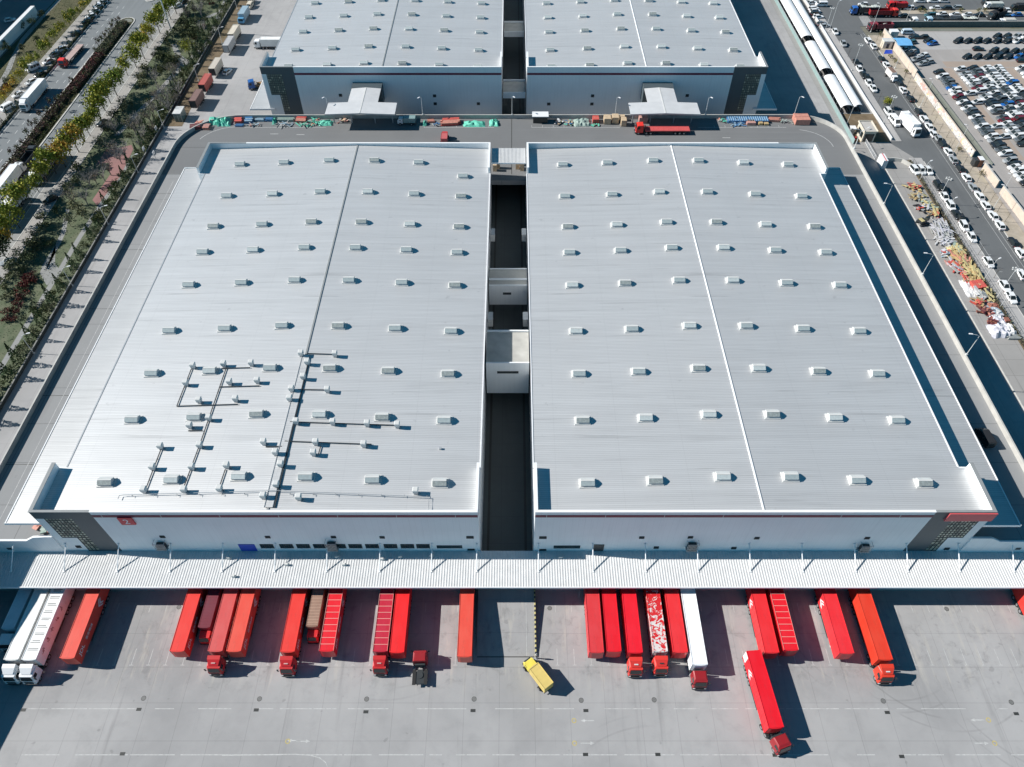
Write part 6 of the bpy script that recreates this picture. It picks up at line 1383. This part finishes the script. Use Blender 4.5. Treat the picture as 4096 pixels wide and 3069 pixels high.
# ================================================================ goods on the upper road and scrap on the ground strip
DM={}
def dm(k,c): 
    if k not in DM: DM[k]=mat('goods_'+k,c,.6,var=.2,scale=1.5)
    return DM[k]
PALC=dict(teal=(.12,.52,.38),red=(.55,.1,.08),salmon=(.55,.24,.18),blue=(.06,.18,.36),paleblue=(.3,.42,.5),pink=(.5,.27,.23),grey=(.34,.36,.35),dark=(.04,.035,.04),maroon=(.13,.035,.04),carton=(.55,.42,.28),white=(.58,.58,.58),yellow=(.5,.43,.22),rust=(.27,.1,.07),plank=(.47,.465,.46),lilac=(.5,.5,.55),greygreen=(.28,.36,.32),orange=(.46,.33,.16))
def P_(c): return dm(c,PALC[c])
def tarp(x,y,w,d,h,c,label,z=10,seed=0,cat='tarpaulin',group=None):
    r=random.Random(seed); t=thing('tarp_heap',label,cat,(x,y,z),0,group); n,m=9,8; b=MB(); vs=[]
    for j in range(m):
        for i in range(n):
            u,v=i/(n-1)*2-1,j/(m-1)*2-1; e=max(0,1-max(abs(u),abs(v))**4); vs.append((u*w/2+r.uniform(-.15,.15)*w/n*2,v*d/2+r.uniform(-.15,.15)*d/m*2,max(.02,e*h*r.uniform(.45,1.1))))
    fs=[]
    for j in range(m-1):
        for i in range(n-1):
            a=j*n+i
            if r.random()<.5: fs+=[(a,a+1,a+n+1),(a,a+n+1,a+n)]
            else: fs+=[(a,a+1,a+n),(a+1,a+n+1,a+n)]
    b.add(vs,fs); obj('sheet',b,P_(c),t)
    b=MB(); b.box(-w*.3,w*.3,-d*.3,d*.3,0,h*.3); obj('load',b,P_('grey'),t); return t
def stack(x,y,w,d,h,c,label,z=10,n=5,c2=None,axis=0,seed=0,cat='stack'):
    r=random.Random(seed); t=thing('bar_stack',label,cat,(x,y,z),rad(r.uniform(-6,6)))
    b=MB(); b2=MB(); k=max(2,int(h/.28))
    for l in range(k):
        for i in range(n):
            y0=-d/2+d*i/n; s=r.uniform(-.12,.12)*w; bb=b if r.random()<.75 or not c2 else b2
            if axis==0: bb.box(-w/2+s,w/2+s,y0+.04,y0+d/n-.04,l*h/k+.02,(l+1)*h/k-.02)
            else:
                x0=-w/2+w*i/n; s=r.uniform(-.12,.12)*d; bb.box(x0+.04,x0+w/n-.04,-d/2+s,d/2+s,l*h/k+.02,(l+1)*h/k-.02)
    obj('bars',b,P_(c),t)
    if b2.v: obj('odd_bars',b2,P_(c2),t)
    return t
def crate(x,y,w,d,h,c,label,z=10,cat='carton',rz=0,name='carton'):
    t=thing(name,label,cat,(x,y,z),rz); b=MB(); b.box(-w/2,w/2,-d/2,d/2,.12,h); obj('box',b,P_(c),t)
    b=MB()
    for k in range(3): b.box(-w/2,w/2,-d/2+k*(d-.15)/2,-d/2+.15+k*(d-.15)/2,0,.12)
    b.box(-w/2,w/2,-.03,.03,h,h+.015); obj('pallet',b,P_('carton'),t); return t
def heap(x,y,w,d,n,cs,label,z=.13,ln=(1.5,4),th=.16,h=.9,seed=0,cat='scrap heap',ang=None,name='scrap_heap'):
    r=random.Random(seed); t=thing(name,label,cat,(x,y,z)); bs=[MB() for _ in cs]
    for i in range(int(n*.8)):
        px,py=r.gauss(0,w*.24),r.gauss(0,d*.26); px=max(-w/2,min(w/2,px)); py=max(-d/2,min(d/2,py))
        a=(ang if ang is not None else 0)+r.gauss(0,.35 if ang is not None else 3); L=r.uniform(*ln)/2; q=math.exp(-(px/w*2)**2-(py/d*2)**2); z0=r.uniform(0,h*q); dz=r.uniform(-.25,.35)
        u=Vector((math.cos(a),math.sin(a),dz)).normalized(); b=bs[r.randrange(len(cs))]; c=Vector((px,py,z0+abs(dz)*L+.06)); wv=Vector((-u.y,u.x,0)).normalized()*th*r.uniform(.6,2.0); up=u.cross(wv).normalized()*th*.4
        vs=[c+u*sx*L+wv*sy+up*sz for sx,sy,sz in ((-1,-1,-1),(1,-1,-1),(1,1,-1),(-1,1,-1),(-1,-1,1),(1,-1,1),(1,1,1),(-1,1,1))]
        b.add([tuple(p) for p in vs],[(0,3,2,1),(4,5,6,7),(0,1,5,4),(1,2,6,5),(2,3,7,6),(3,0,4,7)])
    for b,c in zip(bs,cs):
        if b.v: obj(c+'_pieces',b,P_(c),t)
    return t
crate(-96.6,203.4,3.0,2.2,1.1,'maroon','dark maroon open bin at the left curve of the elevated road',cat='bin',rz=.25,name='bin')
stack(-93.2,203.6,1.9,2.4,.9,'pink','pinkish stack of pipes beside the dark maroon bin',c2='salmon',seed=1)
heap(-95.6,206.3,2.6,2.2,14,['grey','salmon'],'grey and salmon scrap behind the maroon bin',10,(.8,2),.15,.6,2)
tarp(-91.6,207.0,4.4,3.6,1.6,'teal','big crumpled teal tarpaulin heap, left half, at the left curve',seed=3); tarp(-88.4,206.6,3.8,4.0,1.5,'teal','big crumpled teal tarpaulin heap, right half, next to red slabs',seed=4)
stack(-84.4,207.3,2.2,2.4,.9,'red','bright red slabs between teal tarpaulin and blue panels',n=2,seed=5)
stack(-81.2,207.4,2.3,2.6,1.0,'blue','blue panel stack with pale netting right of the red slabs',c2='paleblue',seed=6); stack(-83.5,204.9,2.3,1.2,.5,'blue','low blue bars in front of the red slabs',seed=7)
heap(-79.6,205.0,4.6,1.8,26,['paleblue','grey','pink'],'pale blue and grey rods in front of the blue panels',10,(1,2.4),.08,.5,8)
stack(-77.9,207.9,2.6,1.3,.7,'paleblue','pale blue bars between two blue stacks',seed=9); stack(-75.0,208.0,2.2,1.4,.8,'blue','blue bars left of a narrow teal sheet',seed=10)
tarp(-73.2,207.0,1.1,3.2,1.2,'teal','narrow teal sheet draped at the parapet',seed=11); stack(-70.2,207.9,5.2,1.5,.8,'greygreen','long grey green bars along the parapet',c2='paleblue',seed=12)
heap(-70.0,205.2,5.6,1.8,34,['grey','paleblue','plank'],'loose grey rods in front of the long green bars',10,(1,3),.08,.4,13)
stack(-65.0,207.5,3.0,2.6,1.0,'salmon','salmon red bar stack left of the left porch roof',c2='red',seed=14); heap(-61.2,206.8,4.0,3.2,36,['teal','grey','salmon'],'mixed teal and grey scrap left of the left porch roof',10,(1,2.6),.12,.7,15)
tarp(-57.4,206.3,4.2,2.8,1.0,'teal','teal sheet heap partly under the left porch roof',seed=16); heap(-63.4,205.2,5,1.6,24,['teal','greygreen'],'low green rods along the white edge line',10,(1,3),.08,.35,17)
heap(-52.2,207.6,2.8,2.8,22,['pink','carton','grey'],'pale scrap under the left porch roof',10,(.8,1.8),.15,.7,18)
tarp(-26.8,206.0,1.2,2.4,1.2,'teal','small teal sheet right of the glass crate lorry',seed=19); stack(-25.0,207.3,2.0,1.4,.6,'salmon','small salmon bars right of the small teal sheet',seed=20); heap(-23.2,205.3,2.4,1.6,16,['blue','grey'],'small blue grey scrap left of the red bars',10,(.6,1.6),.1,.5,21)
stack(-18.9,206.5,5.2,3.2,1.0,'red','bright red bar pile in the middle of the parapet',c2='salmon',seed=22); tarp(-11.6,205.9,6.6,3.2,.9,'teal','long pale teal sheet right of the red bar pile',seed=23); tarp(-5.6,206.4,2.8,3.6,1.2,'teal','short teal heap at the lane joint',seed=24)
t=thing('white_booth','white roofed booth right of the lane joint on the elevated road','booth',(8.7,207.6,10)); b=MB(); b.box(-2.2,2.2,-1.2,1.2,0,2.2); obj('glass_walls',b,M['glass'],t); b=MB(); b.box(-2.5,2.5,-1.5,1.5,2.2,2.4); obj('roof',b,M['white'],t)
heap(14.3,206.7,2.6,2.8,22,['carton','white','yellow','dark'],'small mixed scrap right of the white booth',10,(.6,1.5),.18,.7,25); heap(17.4,206.4,2.8,2.6,22,['carton','blue','salmon','teal'],'colourful scrap left of the netted grey pile',10,(.6,1.5),.18,.7,26)
tarp(21.6,206.6,5.4,4.2,1.0,'greygreen','grey green netted pile between scrap and a red box',seed=27); crate(25.8,207.4,1.9,2.4,1.4,'red','red box right of the netted pile',cat='box',name='crate'); heap(26.0,205.0,2.6,1.4,14,['rust','teal'],'rust and teal bits in front of the red box',10,(.5,1.2),.15,.4,28)
crate(29.3,207.0,2.1,2.6,1.9,'carton','large brown carton, first of the carton row'); crate(31.8,207.4,2.0,2.4,2.0,'carton','large brown carton, second of the carton row'); crate(34.0,208.2,1.5,1.3,1.6,'carton','small brown carton against the parapet'); crate(34.2,205.6,1.6,2.2,2.0,'carton','brown carton nearest the road in the row')
crate(40.4,207.6,2.5,2.2,1.7,'pink','pinkish carton stack under the right porch roof')
heap(65.0,207.6,3.4,2.0,26,['teal','salmon','grey'],'teal and red scrap right of the right porch shadow',10,(.6,1.6),.14,.6,30)
for x,l in ((69.6,'left'),(75.9,'right')):
    t=thing('formwork_stack','blue ribbed formwork stack, the %s of two'%l,'stack',(x,207.6,10)); b=MB(); b.box(-3.1,3.1,-1.3,1.3,0,.9); obj('panels',b,P_('blue'),t)
    b=MB()
    for k in range(9): b.box(-2.8+k*.68,-2.6+k*.68,-1.2,1.2,.9,1.02)
    obj('ribs',b,P_('paleblue'),t)
heap(69.6,205.6,4.4,1.4,22,['blue','paleblue'],'loose blue bars in front of the left formwork',10,(1,3),.1,.4,31); crate(73.4,206.1,2.6,2.0,.9,'pink','pinkish bin between the two formwork stacks',cat='bin',name='bin'); crate(76.4,205.8,1.2,1.2,.7,'orange','small orange bin in front of the right formwork, left one',cat='bin',name='bin'); crate(78.1,205.6,1.3,1.1,.6,'orange','small orange bin in front of the right formwork, right one',cat='bin',name='bin')
stack(81.0,207.9,3.4,1.8,.8,'salmon','salmon bar stack right of the formwork',seed=32); heap(84.2,207.2,3.4,1.6,20,['greygreen','grey'],'grey green rack bits left of the salmon crate block',10,(.8,2),.06,.7,33)
for k in range(2): crate(89.1,206.2+k*2.0,4.4,1.9,1.8,'salmon','big salmon crate at the right end of the parapet, %s one'%('near','far')[k],cat='crate',name='crate')
for i,x in enumerate((30.2,32.3,33.6,41,42.5,44,48.6)): crate(x,181.6,.9,1.2,2.6-.2*(i%2),'carton','carton top showing above the right parapet, %s from the left'%nth(i))
crate(64,181.6,2,1.2,2.3,'carton','wide carton showing above the right parapet near its end')
for i,(x,y) in enumerate(((-4.9,181.2),(-4.0,182.4),(1.6,182.2),(2.9,181.4),(2.3,184))): crate(x,y,1.1,1.1,2.0+.4*(i%2),'carton','carton stacked on the road above the lane, %s from the left'%nth(i))
tarp(-62,183,4,1.6,1.6,'teal','pale teal sheet showing above the left parapet',seed=35)
heap(-85.5,66.2,4.6,1.4,18,['dark','greygreen','salmon'],'dark bags behind the stepped end wall at the left',10,(.6,1.3),.28,.7,36)
# ground strip scrap, far to near
heap(120.8,186.6,4.6,4.4,34,['red','yellow','orange'],'red and yellow frames on the strip, topmost heap',seed=40,ln=(1,2.6)); heap(120.4,182.3,4.6,4.0,26,['yellow','orange','grey'],'yellow frames on the strip below the topmost heap',seed=41,ln=(1,2.6))
heap(118.8,176.2,4.6,4.0,22,['red','grey','dark'],'red and dark scrap near the bent grey beam',seed=42,ln=(.8,2.2),th=.2); heap(121.6,177.5,3.4,4.4,20,['lilac','greygreen','yellow'],'bent grey beam and yellow scrap on the strip',seed=43,ln=(1.5,4)); heap(122.6,173.6,2.6,2.6,16,['red','orange','yellow'],'small red and orange scrap by the hedge',seed=44)
t=thing('excavator','small dark excavator with yellow counterweight at the shadow edge','excavator',(117.2,169.6,.13),rad(20))
b=MB()
for s in (-1,1): b.box(-1.3,1.3,s*.95-.25,s*.95+.25,0,.65)
obj('track',b,M['dkmetal'],t); b=MB(); b.box(-1.4,.5,-.9,.9,.7,1.5); obj('counterweight',b,M['dkmetal'],t); b=MB(); b.box(-1.3,-.3,-.8,.8,1.5,1.62); obj('hood',b,P_('yellow'),t); b=MB(); b.box(.0,1.0,-.9,-.1,1.5,2.5); obj('cab',b,M['glass'],t); b=MB(); b.tube([(.6,.3,1.4),(2.2,.3,3.0),(3.6,.3,1.4),(3.9,.3,.3)],.17,6); obj('arm',b,M['dkmetal'],t)
heap(121.4,166.0,5.4,7.2,170,['plank','lilac','grey'],'wide pile of pale grey planks and profiles on the strip',seed=45,ln=(2,4.5),th=.11,h=1.1,ang=1.8); heap(120.6,161.2,5.2,4.4,110,['plank','white','lilac'],'pale splayed planks at the near end of the grey pile',seed=46,ln=(1.2,3),th=.13,h=.9)
tarp(121.2,158.3,2.6,2.4,.8,'yellow','orange yellow sheet at the top of the yellow scrap',.13,47); heap(122.8,157.0,2.8,5.6,46,['yellow','greygreen','orange'],'yellow green rods along the hedge, upper pile',seed=48,ln=(1.5,3.5),ang=1.75); heap(118.4,156.3,3.2,3.2,24,['lilac','white','paleblue','red'],'pale blue and red cloths beside the yellow scrap',seed=49,ln=(.7,1.8),th=.2)
heap(121.4,153.0,4.6,5.2,90,['yellow','orange','salmon'],'yellow and orange scaffold rods, middle pile',seed=50,ln=(1.5,3.8),ang=1.8); heap(119.0,150.6,3.0,4.4,36,['lilac','pink','grey','red'],'grey and pinkish boards left of the yellow rods',seed=51,ln=(1,2.8),th=.22,ang=1.9)
heap(122.8,147.6,3.0,6.4,70,['yellow','orange','yellow'],'long yellow rods along the hedge, lower pile',seed=52,ln=(2,4.5),ang=1.72); heap(120.2,146.2,3.2,4.4,34,['red','pink','orange'],'red and pink rods below the orange pile',seed=53,ln=(1,2.6),ang=1.8)
tarp(119.4,142.2,2.8,6.6,.7,'white','long white sheet heap on the left of the red boxes',.13,54)
for i,(x,y) in enumerate(((121.2,142.8),(122.9,143.2))): crate(x,y,1.5,3.0,1.1,'red','long red box on the strip, the %s of two'%('left','right')[i],.13,'box',.12,'crate')
heap(123.3,139.6,2.4,4.6,46,['yellow','yellow','dark'],'bright yellow rods below the red boxes',seed=55,ln=(1.6,3.4),ang=1.75); heap(121.0,139.4,3.0,4.2,34,['white','grey','plank'],'white boards between the yellow rods and rusty frames',seed=56,ln=(1,3),th=.22,ang=1.9)
heap(120.0,136.6,3.2,2.6,26,['rust','orange','red'],'rusty orange frames, upper of three',seed=57,ln=(1,2.4)); heap(120.2,133.4,3.6,2.8,36,['rust','salmon','maroon'],'rusty red table frames, middle of three',seed=58,ln=(1,2.2)); heap(120.4,129.8,3.0,2.8,26,['rust','maroon'],'dark rusty frames, lower of three',seed=59,ln=(1,2.0)); tarp(123.3,135.8,2.6,1.9,.7,'rust','rusty brown sheet by the hedge',.13,60)
heap(122.4,133.2,3.4,3.4,40,['lilac','white','paleblue'],'pale lilac rags beside the rusty frames',seed=61,ln=(.6,1.6),th=.24); tarp(122.2,130.2,3.4,4.2,.9,'lilac','crumpled lilac white sheeting, upper heap',.13,62); crate(124.0,130.2,1.1,1.4,.8,'rust','small rusty bin by the hedge',.13,'bin',0,'bin')
tarp(120.6,126.6,4.6,4.6,1.7,'lilac','big pale lilac tarpaulin mound, nearest on the strip',.13,63); tarp(123.2,127.2,3.4,4.2,1.2,'white','pale crumpled sheet between the mound and the hedge',.13,64); stack(123.4,124.4,3.0,1.4,.6,'grey','grey slab stack at the near end of the scrap',z=.13,seed=65)

# ================================================================ camera, light, sky
EL=rad(35.7); AZ=rad(5)
to_sun=Vector((-math.cos(EL)*math.cos(AZ),math.cos(EL)*math.sin(AZ),math.sin(EL)))
sd=bpy.data.lights.new('sun','SUN'); sd.energy=4.8; sd.angle=rad(.5); sd.color=(1,.965,.915)
so=bpy.data.objects.new('sun',sd); COL.objects.link(so); so.rotation_euler=(-to_sun).to_track_quat('-Z','Y').to_euler()
w=bpy.data.worlds.new('World'); scene.world=w; w.use_nodes=True; nt=w.node_tree
sky=nt.nodes.new('ShaderNodeTexSky'); sky.sky_type='NISHITA'; sky.sun_disc=False; sky.sun_elevation=EL; sky.sun_rotation=rad(270)+AZ; sky.air_density=.45; sky.dust_density=0; sky.ozone_density=3.0
bg=nt.nodes['Background']; bg.inputs['Strength'].default_value=.095
vm=nt.nodes.new('ShaderNodeVectorMath'); vm.operation='MULTIPLY'; vm.inputs[1].default_value=(.3,1.02,.95); nt.links.new(sky.outputs[0],vm.inputs[0]); nt.links.new(vm.outputs[0],bg.inputs['Color'])
cd=bpy.data.cameras.new('camera'); cam=bpy.data.objects.new('camera',cd); COL.objects.link(cam); scene.camera=cam
cd.sensor_width=36; cd.lens=2918/4096*36; cd.clip_end=4000; cd.clip_start=1
cam.location=(0,0,130); cam.rotation_euler=(rad(90-49.8),0,0)
vs=scene.view_settings; scene.display_settings.display_device='sRGB'; vs.view_transform='Standard'; vs.look='None'; vs.gamma=1; vs.exposure=.5
scene.cycles.max_bounces=6; scene.cycles.diffuse_bounces=2
